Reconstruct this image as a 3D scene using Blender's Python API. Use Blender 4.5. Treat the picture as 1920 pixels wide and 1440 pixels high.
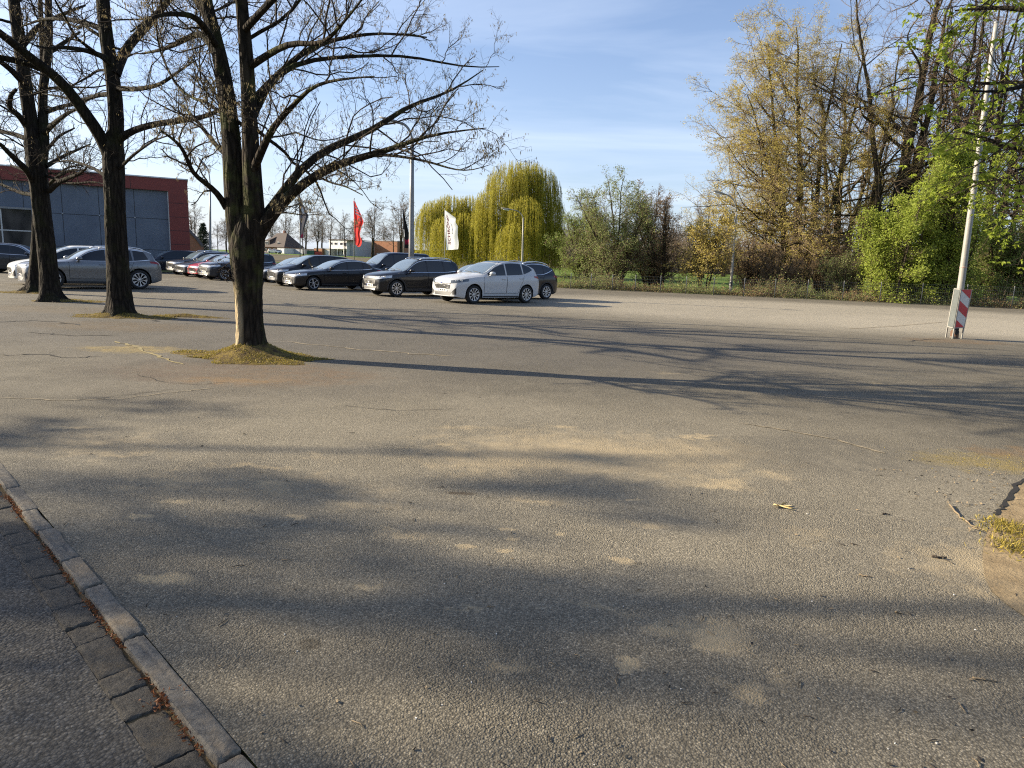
import bpy, bmesh, math
import numpy as np
from mathutils import Vector, Matrix
from mathutils.bvhtree import BVHTree

for _o in list(bpy.data.objects):
    bpy.data.objects.remove(_o, do_unlink=True)
scene = bpy.context.scene
COL = scene.collection

# ------------------------------------------------------------------ camera, world, sun, exposure
FPX, CAMH = 1276.0, 1.55
PITCH, ROLL = math.radians(10.0), math.radians(2.15)
_cam = bpy.data.cameras.new("camera")
cam = bpy.data.objects.new("camera", _cam)
COL.objects.link(cam)
CM = Matrix.Rotation(math.pi / 2 - PITCH, 3, 'X') @ Matrix.Rotation(ROLL, 3, 'Z')
cam.matrix_world = Matrix.Translation((0, 0, CAMH)) @ CM.to_4x4()
_cam.sensor_width = 36.0
_cam.lens = FPX / 1920 * 36.0
_cam.clip_start = 0.05
_cam.clip_end = 4000
scene.camera = cam

SUN_EL = math.radians(23.0)
SUN_AZ = math.atan2(-0.986, 0.165)          # compass angle from +Y towards +X
SUN_DIR = Vector((math.sin(SUN_AZ) * math.cos(SUN_EL), math.cos(SUN_AZ) * math.cos(SUN_EL), math.sin(SUN_EL)))
world = bpy.data.worlds.new("World")
scene.world = world
world.use_nodes = True
wn, wl = world.node_tree.nodes, world.node_tree.links
wn.clear()
w_out = wn.new('ShaderNodeOutputWorld')
w_bg = wn.new('ShaderNodeBackground')
w_sky = wn.new('ShaderNodeTexSky')
w_sky.sky_type = 'NISHITA'
w_sky.sun_disc = False
w_sky.sun_elevation = SUN_EL
w_sky.sun_rotation = SUN_AZ
w_sky.air_density = 1.0
w_sky.dust_density = 1.6
w_sky.ozone_density = 3.0
w_bg.inputs['Strength'].default_value = 0.082
# thin high cirrus: streaky noise on the sky's own direction
w_tc = wn.new('ShaderNodeTexCoord')
w_sep = wn.new('ShaderNodeSeparateXYZ')
wl.new(w_tc.outputs['Generated'], w_sep.inputs[0])
def wmath(op, a, b=None, c=None):
    n = wn.new('ShaderNodeMath'); n.operation = op
    for i, v in enumerate((a, b, c)):
        if v is None: continue
        if isinstance(v, (int, float)): n.inputs[i].default_value = v
        else: wl.new(v, n.inputs[i])
    return n.outputs[0]
zc = wmath('ADD', wmath('MAXIMUM', w_sep.outputs['Z'], 0.0), 0.12)
w_comb = wn.new('ShaderNodeCombineXYZ')
wl.new(wmath('DIVIDE', w_sep.outputs['X'], zc), w_comb.inputs[0])
wl.new(wmath('DIVIDE', w_sep.outputs['Y'], zc), w_comb.inputs[1])
w_map = wn.new('ShaderNodeMapping')
w_map.inputs['Rotation'].default_value = (0, 0, math.radians(-38))
w_map.inputs['Scale'].default_value = (0.42, 1.5, 1.0)
wl.new(w_comb.outputs[0], w_map.inputs[0])
w_noise = wn.new('ShaderNodeTexNoise')
w_noise.inputs['Scale'].default_value = 1.1
w_noise.inputs['Detail'].default_value = 7
w_noise.inputs['Roughness'].default_value = 0.55
w_noise.inputs['Distortion'].default_value = 0.5
wl.new(w_map.outputs[0], w_noise.inputs[0])
w_ramp = wn.new('ShaderNodeValToRGB')
w_ramp.color_ramp.elements[0].position = 0.40; w_ramp.color_ramp.elements[0].color = (0, 0, 0, 1)
w_ramp.color_ramp.elements[1].position = 0.74; w_ramp.color_ramp.elements[1].color = (0.62, 0.62, 0.62, 1)
wl.new(w_noise.outputs[0], w_ramp.inputs[0])
w_mix = wn.new('ShaderNodeMixRGB')
w_mix.inputs[2].default_value = (5.0, 5.65, 6.7, 1)
hz_f = wmath('POWER', wmath('SUBTRACT', 1.0, wmath('MAXIMUM', w_sep.outputs['Z'], 0.0)), 4.0)
w_f = wn.new('ShaderNodeMath'); w_f.operation = 'ADD'; w_f.use_clamp = True
wl.new(wmath('MULTIPLY', hz_f, 0.42), w_f.inputs[0]); wl.new(wmath('MULTIPLY', w_ramp.outputs[0], 0.62), w_f.inputs[1])
wl.new(w_f.outputs[0], w_mix.inputs[0])
w_tint = wn.new('ShaderNodeMixRGB'); w_tint.blend_type = 'MULTIPLY'; w_tint.inputs[0].default_value = 1.0
w_tint.inputs[2].default_value = (1.03, 1.02, 1.10, 1)
wl.new(w_sky.outputs[0], w_tint.inputs[1])
wl.new(w_tint.outputs[0], w_mix.inputs[1])
wl.new(w_mix.outputs[0], w_bg.inputs['Color'])
wl.new(w_bg.outputs[0], w_out.inputs[0])

_sl = bpy.data.lights.new("sun", 'SUN')
_sl.energy = 5.0
_sl.angle = math.radians(0.55)
_sl.color = (1.0, 0.87, 0.66)
sun = bpy.data.objects.new("sun", _sl)
COL.objects.link(sun)
sun.rotation_euler = SUN_DIR.to_track_quat('Z', 'Y').to_euler()
sun.location = SUN_DIR * 60

scene.view_settings.view_transform = 'Standard'
scene.view_settings.look = 'None'
scene.view_settings.gamma = 1.0
scene.view_settings.exposure = 1.25
scene.render.engine = 'CYCLES'
scene.cycles.max_bounces = 6
scene.cycles.use_denoising = False
scene.cycles.filter_width = 1.15
scene.cycles.transparent_max_bounces = 6

# ------------------------------------------------------------------ picture helpers: photograph pixel -> point in the place
CMn = np.array(CM)
def ray(px, py):
    return CMn @ np.array([(px - 960) / FPX, (720 - py) / FPX, -1.0])
def G(px, py, z=0.0):
    d = ray(px, py)
    return np.array([0, 0, CAMH]) + d * ((z - CAMH) / d[2])
def P(px, py, Y):
    d = ray(px, py)
    return np.array([0, 0, CAMH]) + d * (Y / d[1])
def rise(y):
    """the fields behind the car park climb gently"""
    return max(0.0, y - 60.0) * 0.0115

# ------------------------------------------------------------------ mesh helpers
class MB:
    def __init__(s): s.V = []; s.F = []; s.n = 0
    def add(s, V, faces, mi=0, smooth=False):
        V = np.asarray(V, dtype=np.float64).reshape(-1, 3)
        if not isinstance(faces, list) or (faces and not isinstance(faces[0], np.ndarray)):
            byk = {}
            for f in faces: byk.setdefault(len(f), []).append(f)
            faces = [np.array(v) for v in byk.values()]
        for f in faces:
            if len(f): s.F.append((np.asarray(f, dtype=np.int64) + s.n, mi, smooth))
        s.V.append(V); s.n += len(V)
        return s
    def box(s, c, d, rot=0.0, mi=0, M=None, bev=0.0):
        x, y, z = d[0] / 2, d[1] / 2, d[2] / 2
        if bev > 0:
            bm = bmesh.new(); bmesh.ops.create_cube(bm, size=1.0)
            bmesh.ops.scale(bm, vec=d, verts=bm.verts)
            bmesh.ops.bevel(bm, geom=list(bm.edges), offset=bev, segments=2, affect='EDGES', profile=0.5)
            V = np.array([v.co[:] for v in bm.verts]); bm.verts.index_update()
            F = [[v.index for v in f.verts] for f in bm.faces]; bm.free()
        else:
            V = np.array([(-x,-y,-z),(x,-y,-z),(x,y,-z),(-x,y,-z),(-x,-y,z),(x,-y,z),(x,y,z),(-x,y,z)])
            F = [(0,3,2,1),(4,5,6,7),(0,1,5,4),(1,2,6,5),(2,3,7,6),(3,0,4,7)]
        if M is not None: V = V @ np.array(M).T
        elif rot:
            cs, sn = math.cos(rot), math.sin(rot)
            V = V @ np.array([[cs, -sn, 0], [sn, cs, 0], [0, 0, 1]]).T
        return s.add(V + np.array(c), F, mi)
    def beam(s, a, b, w, t=None, mi=0):
        """a straight bar between two points"""
        a, b = np.array(a, float), np.array(b, float); t = t or w
        d = b - a; L = np.linalg.norm(d); d /= L
        ref = np.array([0, 0, 1.0]) if abs(d[2]) < .9 else np.array([0, 1.0, 0])
        u = np.cross(ref, d); u /= np.linalg.norm(u); v = np.cross(d, u)
        V = []
        for q in (a, b):
            for (i, j) in ((-1,-1),(1,-1),(1,1),(-1,1)): V.append(q + u*i*w/2 + v*j*t/2)
        return s.add(V, [(3,2,1,0),(4,5,6,7),(0,1,5,4),(1,2,6,5),(2,3,7,6),(3,0,4,7)], mi)
    def quad(s, a, b, c, d, mi=0):
        return s.add([a, b, c, d], [(0, 1, 2, 3)], mi)
    def tube(s, pts, rad, k=8, mi=0, cap=True, smooth=True):
        pts = np.asarray(pts, float)[None]; rad = np.broadcast_to(np.asarray(rad, float), (pts.shape[1],))[None]
        V, F = tubes(pts, rad, k)
        faces = [F]
        n = len(V)
        if cap:
            faces.append(np.array([list(range(k))[::-1]])); faces.append(np.array([list(range(n - k, n))]))
        s.add(V, faces, mi, smooth); return s
    def disc_lathe(s, prof, axis_o, axis, k=24, mi=0, smooth=True):
        """prof: (radius, offset along axis) pairs"""
        axis = np.array(axis, float); axis /= np.linalg.norm(axis)
        ref = np.array([0, 0, 1.0]) if abs(axis[2]) < .9 else np.array([1.0, 0, 0])
        u = np.cross(ref, axis); u /= np.linalg.norm(u); v = np.cross(axis, u)
        a = np.arange(k) * 2 * math.pi / k
        ring = np.cos(a)[:, None] * u + np.sin(a)[:, None] * v
        V = np.concatenate([np.array(axis_o) + ring * r + axis * h for r, h in prof])
        F = []
        for i in range(len(prof) - 1):
            for j in range(k):
                F.append((i*k + j, i*k + (j+1) % k, (i+1)*k + (j+1) % k, (i+1)*k + j))
        return s.add(V, F, mi, smooth)
    def build(s, name, mats, parent=None, loc=None, sharp=None):
        me = bpy.data.meshes.new(name)
        V = np.concatenate(s.V) if s.V else np.zeros((0, 3))
        me.vertices.add(len(V)); me.vertices.foreach_set("co", V.astype(np.float32).ravel())
        li = np.concatenate([f.ravel() for f, _, _ in s.F])
        tot = np.concatenate([np.full(len(f), f.shape[1]) for f, _, _ in s.F])
        mi = np.concatenate([np.full(len(f), m) for f, m, _ in s.F])
        sm = np.concatenate([np.full(len(f), q) for f, _, q in s.F])
        st = np.concatenate([[0], np.cumsum(tot)[:-1]])
        me.loops.add(len(li)); me.loops.foreach_set("vertex_index", li.astype(np.int32))
        me.polygons.add(len(tot))
        me.polygons.foreach_set("loop_start", st.astype(np.int32))
        me.polygons.foreach_set("loop_total", tot.astype(np.int32))
        me.update(calc_edges=True)
        me.polygons.foreach_set("material_index", mi.astype(np.int32))
        me.polygons.foreach_set("use_smooth", sm.astype(bool))
        if not isinstance(mats, (list, tuple)): mats = [mats]
        for m in mats: me.materials.append(m)
        me.validate()
        if sharp: me.set_sharp_from_angle(angle=math.radians(sharp))
        o = bpy.data.objects.new(name, me)
        COL.objects.link(o)
        if parent is not None: o.parent = parent
        if loc is not None: o.location = loc
        return o

def nrm(a): return a / np.maximum(np.linalg.norm(a, axis=-1, keepdims=True), 1e-9)

def tubes(pts, rad, k):
    """many tubes at once: pts (N,S,3), rad (N,S) -> verts, quads"""
    N, S, _ = pts.shape
    t = np.empty_like(pts)
    t[:, 1:-1] = pts[:, 2:] - pts[:, :-2]; t[:, 0] = pts[:, 1] - pts[:, 0]; t[:, -1] = pts[:, -1] - pts[:, -2]
    t = nrm(t)
    avg = nrm(t.mean(1))
    ref = np.where(np.abs(avg[:, 2:3]) < .85, np.array([[0, 0, 1.0]]), np.array([[1.0, 0, 0]]))
    u0 = nrm(np.cross(ref, avg))[:, None, :]
    u = nrm(u0 - (u0 * t).sum(-1, keepdims=True) * t)
    v = np.cross(t, u)
    a = np.arange(k) * 2 * math.pi / k
    V = pts[:, :, None, :] + rad[:, :, None, None] * (np.cos(a)[None, None, :, None] * u[:, :, None, :] + np.sin(a)[None, None, :, None] * v[:, :, None, :])
    i = np.arange(S - 1)[:, None]; j = np.arange(k)[None, :]
    q = np.stack([i*k + j, i*k + (j+1) % k, (i+1)*k + (j+1) % k, (i+1)*k + j], -1).reshape(-1, 4)
    F = (np.arange(N)[:, None, None] * (S * k) + q[None]).reshape(-1, 4)
    return V.reshape(-1, 3), F

def tag(o, label=None, cat=None, group=None, kind=None):
    if label: o['label'] = label
    if cat: o['category'] = cat
    if group: o['group'] = group
    if kind: o['kind'] = kind
    return o
def thing(name, label, cat, loc=(0, 0, 0), rz=0.0, group=None):
    o = bpy.data.objects.new(name, None)
    o.empty_display_size = 0.2
    COL.objects.link(o)
    o.location = loc; o.rotation_euler = (0, 0, rz)
    return tag(o, label, cat, group)
def copy_tree(o, parent=None):
    c = o.copy(); COL.objects.link(c)
    if parent is not None: c.parent = parent
    for ch in list(o.children): copy_tree(ch, c)
    return c

# ------------------------------------------------------------------ materials
class NT:
    """short-hand for node building"""
    def __init__(s, name):
        s.m = bpy.data.materials.new(name); s.m.use_nodes = True
        s.t = s.m.node_tree; s.n = s.t.nodes; s.l = s.t.links
        s.bsdf = s.n['Principled BSDF']; s.out = s.n['Material Output']
        s._pos = None
    def pos(s, obj=False):
        if obj:
            return s.n.new('ShaderNodeTexCoord').outputs['Object']
        if s._pos is None: s._pos = s.n.new('ShaderNodeNewGeometry').outputs['Position']
        return s._pos
    def setin(s, sock, v):
        if isinstance(v, bpy.types.NodeSocket): s.l.new(v, sock)
        elif isinstance(v, (tuple, list)) and len(v) == 3 and sock.type == 'RGBA': sock.default_value = (*v, 1)
        else: sock.default_value = v
    def math(s, op, a, b=0.0, clamp=False):
        n = s.n.new('ShaderNodeMath'); n.operation = op; n.use_clamp = clamp
        s.setin(n.inputs[0], a); s.setin(n.inputs[1], b); return n.outputs[0]
    def noise(s, scale, detail=4, rough=.55, vec=None, dist=0.0):
        n = s.n.new('ShaderNodeTexNoise')
        n.inputs['Scale'].default_value = scale; n.inputs['Detail'].default_value = detail
        n.inputs['Roughness'].default_value = rough; n.inputs['Distortion'].default_value = dist
        s.l.new(vec if vec is not None else s.pos(), n.inputs['Vector']); return n.outputs['Fac']
    def voro(s, scale, feat='F1', vec=None, out='Distance'):
        n = s.n.new('ShaderNodeTexVoronoi'); n.feature = feat
        n.inputs['Scale'].default_value = scale
        s.l.new(vec if vec is not None else s.pos(), n.inputs['Vector']); return n.outputs[out]
    def mapping(s, vec, scale=(1, 1, 1), rot=(0, 0, 0), loc=(0, 0, 0)):
        n = s.n.new('ShaderNodeMapping'); s.l.new(vec, n.inputs[0])
        n.inputs['Scale'].default_value = scale; n.inputs['Rotation'].default_value = rot; n.inputs['Location'].default_value = loc
        return n.outputs[0]
    def ramp(s, f, stops):
        n = s.n.new('ShaderNodeValToRGB'); e = n.color_ramp.elements
        while len(e) < len(stops): e.new(.5)
        for k, (p, c) in enumerate(stops):
            e[k].position = p; e[k].color = (c, c, c, 1) if isinstance(c, (int, float)) else (*c, 1)
        s.l.new(f, n.inputs[0]); return n.outputs[0]
    def mix(s, f, a, b, mode='MIX'):
        n = s.n.new('ShaderNodeMixRGB'); n.blend_type = mode
        s.setin(n.inputs[0], f); s.setin(n.inputs[1], a); s.setin(n.inputs[2], b); return n.outputs[0]
    def bump(s, h, strength=.5, dist=.01, normal=None):
        n = s.n.new('ShaderNodeBump'); n.inputs['Strength'].default_value = strength; n.inputs['Distance'].default_value = dist
        s.l.new(h, n.inputs['Height'])
        if normal is not None: s.l.new(normal, n.inputs['Normal'])
        return n.outputs[0]
    def done(s, color=None, rough=None, normal=None, metal=None, spec=None, coat=None):
        b = s.bsdf
        if color is not None: s.setin(b.inputs['Base Color'], color)
        if rough is not None: s.setin(b.inputs['Roughness'], rough)
        if normal is not None: s.l.new(normal, b.inputs['Normal'])
        if metal is not None: s.setin(b.inputs['Metallic'], metal)
        if spec is not None: s.setin(b.inputs['Specular IOR Level'], spec)
        if coat is not None:
            s.setin(b.inputs['Coat Weight'], coat); b.inputs['Coat Roughness'].default_value = .03
        return s.m

def flat(name, c, rough=.6, metal=0.0, var=.12, scale=6.0, spec=.5, bump=0.0, coat=None):
    """plain surface with a little unevenness of its own"""
    t = NT(name)
    n = t.noise(scale, 5, .6, t.pos(True))
    lo = tuple(x * (1 - var) for x in c); hi = tuple(min(1, x * (1 + var)) for x in c)
    col = t.ramp(n, [(.3, lo), (.7, hi)])
    nm = t.bump(t.noise(scale * 12, 3, .6, t.pos(True)), bump, .01) if bump else None
    return t.done(col, rough, nm, metal, spec, coat)

def leaf_mat(name, c1, c2, trans=.35, rough=.6):
    t = NT(name)
    g = t.n.new('ShaderNodeNewGeometry')
    col = t.mix(g.outputs['Random Per Island'], c1, c2)
    col = t.mix(t.ramp(t.noise(.9, 3), [(.35, 0.0), (.7, .55)]), col, tuple(x * .62 for x in c1))
    t.done(col, rough, spec=.25)
    tr = t.n.new('ShaderNodeBsdfTranslucent'); t.l.new(col, tr.inputs[0])
    mx = t.n.new('ShaderNodeMixShader'); mx.inputs[0].default_value = trans
    t.l.new(t.bsdf.outputs[0], mx.inputs[1]); t.l.new(tr.outputs[0], mx.inputs[2])
    t.l.new(mx.outputs[0], t.out.inputs[0])
    return t.m

def bark_mat(name, c1, c2, moss=0.0, sc=1.0, bare=False):
    t = NT(name)
    p = t.pos(True)
    v = t.mapping(p, (9 * sc, 9 * sc, 1.5 * sc))
    n1 = t.noise(1.6, 6, .65, v, .4)
    ridge = t.voro(1.5, 'DISTANCE_TO_EDGE', v)
    col = t.ramp(n1, [(.3, c1), (.72, c2)])
    col = t.mix(t.ramp(ridge, [(0.0, .75), (.22, 0.0)]), col, tuple(x * .35 for x in c1))
    if moss:
        mm = t.ramp(t.noise(2.2, 5, .6, p), [(.5, 0.0), (.66, moss)])
        col = t.mix(mm, col, (.075, .085, .022))
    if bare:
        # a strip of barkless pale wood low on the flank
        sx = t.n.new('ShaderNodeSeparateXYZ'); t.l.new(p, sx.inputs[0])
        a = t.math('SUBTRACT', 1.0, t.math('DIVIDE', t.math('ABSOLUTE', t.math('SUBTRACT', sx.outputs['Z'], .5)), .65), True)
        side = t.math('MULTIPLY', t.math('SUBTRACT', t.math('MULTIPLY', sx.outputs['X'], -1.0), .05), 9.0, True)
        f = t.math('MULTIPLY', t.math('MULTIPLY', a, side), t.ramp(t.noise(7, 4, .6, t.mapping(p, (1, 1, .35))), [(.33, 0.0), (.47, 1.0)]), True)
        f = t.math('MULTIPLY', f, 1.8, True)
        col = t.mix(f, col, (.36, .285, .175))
    h = t.math('ADD', t.math('MULTIPLY', t.math('MINIMUM', ridge, .3), 2.4), n1)
    return t.done(col, .92, t.bump(h, .9, .035 / sc), spec=.15)

M = {}
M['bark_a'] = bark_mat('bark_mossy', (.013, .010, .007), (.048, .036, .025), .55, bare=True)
M['bark_b'] = bark_mat('bark_dark', (.011, .009, .007), (.040, .031, .023), .15)
M['bark_f'] = bark_mat('bark_forest', (.030, .023, .016), (.098, .076, .050), .40, .5)
M['twig'] = flat('twig_bark', (.040, .030, .022), .85, var=.3, spec=.2)
M['twig_f'] = flat('twig_forest', (.165, .122, .080), .85, var=.35, scale=.6, spec=.15)
M['twig_far'] = flat('twig_far', (.17, .135, .105), .9, var=.25, scale=.5, spec=.1)
M['catkin'] = leaf_mat('catkin', (.34, .28, .15), (.17, .13, .07), .4)
M['bud_yellow'] = leaf_mat('yellow_bud_leaf', (.59, .47, .13), (.45, .385, .11), .45)
M['willow'] = leaf_mat('willow_leaf', (.52, .45, .050), (.36, .35, .04), .42)
M['bush_green'] = leaf_mat('bush_leaf', (.40, .46, .085), (.25, .31, .05), .58)
M['young_leaf'] = leaf_mat('young_leaf', (.38, .44, .05), (.23, .31, .04), .5)
M['shrub_grey'] = leaf_mat('shrub_leaf', (.30, .34, .12), (.21, .25, .085), .45)
M['shrub_green'] = leaf_mat('shrub_green_leaf', (.26, .32, .08), (.18, .23, .06), .45)
M['dry_leaf'] = leaf_mat('dry_leaf', (.30, .195, .095), (.20, .135, .07), .3)
M['conifer'] = leaf_mat('conifer_needle', (.030, .052, .026), (.018, .034, .018), .15)
M['moss'] = leaf_mat('moss_tuft', (.43, .33, .065), (.15, .135, .03), .3)

# ================================================================== THE SETTING: ground sheets
KD = np.array([-0.716, 0.698]); KN = np.array([0.698, 0.716])       # along the kerb, across it towards the car park
K0 = np.array([-1.53, 2.51])                                       # a point on the kerb's road-side edge
def kp(t, s, z=0.0):
    q = K0 + KD * t + KN * s
    return np.array([q[0], q[1], z])

def asphalt(name, dark, light, zones=(), pale=(), dark_spots=(), stone=125.0, sand_amt=1.0, strength=.62):
    t = NT(name)
    p = t.pos()
    big = t.noise(.22, 5, .6); mid = t.noise(1.7, 5, .65); fine = t.noise(38, 4, .7)
    cell = t.voro(stone, out='Color'); dist = t.voro(stone)
    cs = t.n.new('ShaderNodeSeparateXYZ'); t.l.new(cell, cs.inputs[0])
    base = t.mix(t.ramp(big, [(.3, 0.0), (.7, 1.0)]), dark, light)
    base = t.mix(t.ramp(mid, [(.35, .0), (.75, .42)]), base, tuple(x * .55 for x in dark))
    worn = t.ramp(t.noise(.75, 6, .7), [(.42, 0.0), (.58, 1.0)])
    base = t.mix(t.math('MULTIPLY', worn, .34), base, tuple(x * .62 for x in dark))
    # each chip of stone has its own tone; dark binder between them
    stones = t.ramp(cs.outputs[0], [(0.0, .50), (.55, .95), (.90, 1.12), (1.0, 1.7)])
    base = t.mix(1.0, base, stones, 'MULTIPLY')
    base = t.mix(t.ramp(dist, [(.30, 0.0), (.75, .7)]), base, tuple(x * .30 for x in dark))
    base = t.mix(t.ramp(fine, [(.42, 0.0), (.75, .35)]), base, tuple(x * .5 for x in dark))
    warp = t.n.new('ShaderNodeTexNoise'); warp.inputs['Scale'].default_value = 2.6; warp.inputs['Detail'].default_value = 5
    warp.inputs['Roughness'].default_value = .7
    t.l.new(p, warp.inputs['Vector'])
    wv = t.n.new('ShaderNodeVectorMath'); wv.operation = 'MULTIPLY_ADD'
    t.l.new(warp.outputs['Color'], wv.inputs[0]); wv.inputs[1].default_value = (.9, .9, 0); 
    wadd = t.n.new('ShaderNodeVectorMath'); wadd.operation = 'ADD'; t.l.new(p, wadd.inputs[0]); wadd.inputs[1].default_value = (-.45, -.45, 0)
    t.l.new(wadd.outputs[0], wv.inputs[2])
    def zone(cx, cy, rx, ry, src, rz=0.0):
        mp = t.n.new('ShaderNodeMapping'); mp.vector_type = 'TEXTURE'
        mp.inputs['Location'].default_value = (cx, cy, 0); mp.inputs['Scale'].default_value = (rx, ry, 1e3); mp.inputs['Rotation'].default_value = (0, 0, rz)
        t.l.new(src, mp.inputs[0])
        ln = t.n.new('ShaderNodeVectorMath'); ln.operation = 'LENGTH'; t.l.new(mp.outputs[0], ln.inputs[0])
        return t.math('SUBTRACT', 1.0, ln.outputs['Value'], True)
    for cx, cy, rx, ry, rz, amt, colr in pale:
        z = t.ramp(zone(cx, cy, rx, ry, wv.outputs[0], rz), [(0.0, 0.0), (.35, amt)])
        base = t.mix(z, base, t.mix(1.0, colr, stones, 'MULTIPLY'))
    # blown sand lying in the texture
    sandtex = t.noise(5.5, 7, .72)
    acc = None
    w2 = t.n.new('ShaderNodeTexNoise'); w2.inputs['Scale'].default_value = 11.0; w2.inputs['Detail'].default_value = 5; w2.inputs['Roughness'].default_value = .75
    t.l.new(p, w2.inputs['Vector'])
    wv2 = t.n.new('ShaderNodeVectorMath'); wv2.operation = 'MULTIPLY_ADD'; t.l.new(w2.outputs['Color'], wv2.inputs[0]); wv2.inputs[1].default_value = (.26, .20, 0)
    wa2 = t.n.new('ShaderNodeVectorMath'); wa2.operation = 'ADD'; t.l.new(p, wa2.inputs[0]); wa2.inputs[1].default_value = (-.13, -.10, 0)
    t.l.new(wa2.outputs[0], wv2.inputs[2])
    for cx, cy, rx, ry, amt in zones:
        small = rx < .3
        z = zone(cx, cy, rx, ry, wv.outputs[0] if not small else wv2.outputs[0])
        z = t.math('MULTIPLY', z, amt)
        acc = z if acc is None else t.math('MAXIMUM', acc, z)
    if acc is not None:
        s = t.math('ADD', t.math('MULTIPLY', acc, 1.0), t.math('MULTIPLY', t.math('SUBTRACT', sandtex, .5), 1.15))
        s = t.ramp(s, [(.20, 0.0), (.75, .64 * sand_amt)])
        keep = t.ramp(dist, [(.25, .72), (.6, 1.0)])
        s = t.math('MULTIPLY', t.math('MULTIPLY', s, keep), t.ramp(acc, [(0.0, 0.0), (.12, 1.0)]))
        base = t.mix(s, base, t.mix(fine, (.37, .285, .165), (.50, .395, .235)))
    for cx, cy, rx, ry, amt, colr in dark_spots:
        z = t.ramp(zone(cx, cy, rx, ry, wv.outputs[0] if rx > .3 else p), [(0.0, 0.0), (.4, amt)])
        base = t.mix(t.math('MULTIPLY', z, t.ramp(sandtex, [(.36, .1), (.58, 1.0)])), base, colr)
    h = t.math('MULTIPLY', t.math('ADD', t.math('MULTIPLY', t.math('SUBTRACT', 1.0, dist), 1.0), t.math('MULTIPLY', fine, .7)), t.math('ADD', .45, t.math('MULTIPLY', worn, .75)))
    n1 = t.bump(t.noise(.9, 3), .25, .05)
    nm = t.bump(h, strength, .0065, n1)
    return t.done(base, .88, nm, spec=.22)

ORANGE = (.27, .165, .065)
sand = []
def zpx(px, py, rx, ry, a=1.0):
    q = G(px, py); sand.append((q[0], q[1], rx, ry, a))
zpx(1120, 850, 2.4, 1.3, .74); zpx(960, 870, 1.2, .6, .68); zpx(1300, 840, 1.2, .7, .62)
zpx(170, 835, 1.1, .55, .6); zpx(520, 910, .8, .6, .5); zpx(310, 905, .5, .35, .55)
zpx(1340, 1190, .26, .22, .95); zpx(1180, 1245, .10, .07, 1.3); zpx(1320, 1212, .10, .05, 1.6)
zpx(873, 1025, .075, .05, 1.8); zpx(948, 1032, .07, .04, 1.7); zpx(955, 992, .06, .04, 1.6); zpx(962, 1010, .05, .025, 1.5)
zpx(1166, 1050, .09, .06, 1.3); zpx(300, 1085, .20, .09, 1.2); zpx(556, 969, .09, .05, 1.6); zpx(262, 969, .10, .05, 1.7)
zpx(1190, 938, .09, .04, 1.5); zpx(835, 833, .13, .06, 1.7); zpx(1150, 866, .16, .05, 1.4); zpx(1360, 908, .3, .2, 1.0)
zpx(700, 930, .6, .5, .42); zpx(1050, 1000, .07, .03, 1.3); zpx(1900, 1080, .9, .7, .8); zpx(650, 945, .25, .12, .7)
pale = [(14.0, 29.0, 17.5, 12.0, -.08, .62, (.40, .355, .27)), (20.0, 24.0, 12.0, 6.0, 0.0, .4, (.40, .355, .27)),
        (-3.0, 15.0, 13.5, 6.4, -.1, .80, (.115, .104, .086)), (-9.0, 26.0, 11.0, 8.0, 0.0, .45, (.17, .152, .12)), (-2.6, 8.2, 2.6, 1.5, .3, .35, (.17, .148, .115)), (0.5, 5.4, 5.0, 3.0, 0.0, .35, (.31, .27, .195))]  # first zone here: darker asphalt, widened to paint in the tree-shadow fan
spots = []
def spx(px, py, rx, ry, a, c=ORANGE):
    q = G(px, py); spots.append((q[0], q[1], rx, ry, a, c))
spx(470, 700, 2.0, 1.1, .5, (.17, .105, .055)); spx(440, 712, .8, .3, .35, ORANGE); spx(250, 655, 1.0, .5, .7, (.30, .225, .085))
spx(1850, 865, .8, .38, .62, (.27, .20, .06)); spx(1900, 848, .5, .25, .5, (.20, .12, .05)); spx(230, 612, 2.2, 1.1, .6, (.12, .085, .045))
spx(1790, 640, 1.6, .8, .75, (.15, .10, .055)); spx(100, 580, 3.0, 1.2, .5, (.13, .095, .05))
spx(580, 1208, .06, .05, .9, (.045, .035, .022)); spx(865, 925, .12, .04, .8, (.07, .05, .03)); spx(300, 690, 1.4, 1.2, .45, (.10, .083, .068))
spx(1560, 850, 1.2, .9, .55, (.10, .09, .072))
for (px_, py_, a_, b_, c_) in ((480, 880, .5, .12, .8), (505, 905, .2, .10, 1.0), (880, 800, .5, .2, .6), (1440, 890, .5, .3, .6), (1220, 985, .25, .10, .8), (1000, 940, .35, .12, .7), (760, 1010, .3, .10, .6), (690, 1100, .12, .06, .9), (1100, 1140, .3, .12, .5), (1240, 1180, .22, .12, .8), (1410, 1270, .3, .10, .6), (330, 940, .15, .07, 1.0), (120, 800, .3, .10, .9), (215, 850, .35, .12, .9), (950, 1250, .2, .08, .6), (1520, 1000, .5, .3, .4), (880, 1140, .12, .05, .8), (600, 860, .5, .2, .4), (1300, 815, .3, .1, 1.0), (1050, 800, .25, .1, .8), (1660, 720, .5, .15, .7), (1250, 700, .5, .2, .5)):
    zpx(px_, py_, a_, b_, c_)
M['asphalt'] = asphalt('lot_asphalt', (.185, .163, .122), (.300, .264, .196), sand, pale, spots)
M['asphalt_road'] = asphalt('road_asphalt', (.105, .096, .081), (.160, .146, .121), stone=88.0, strength=.85)

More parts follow.
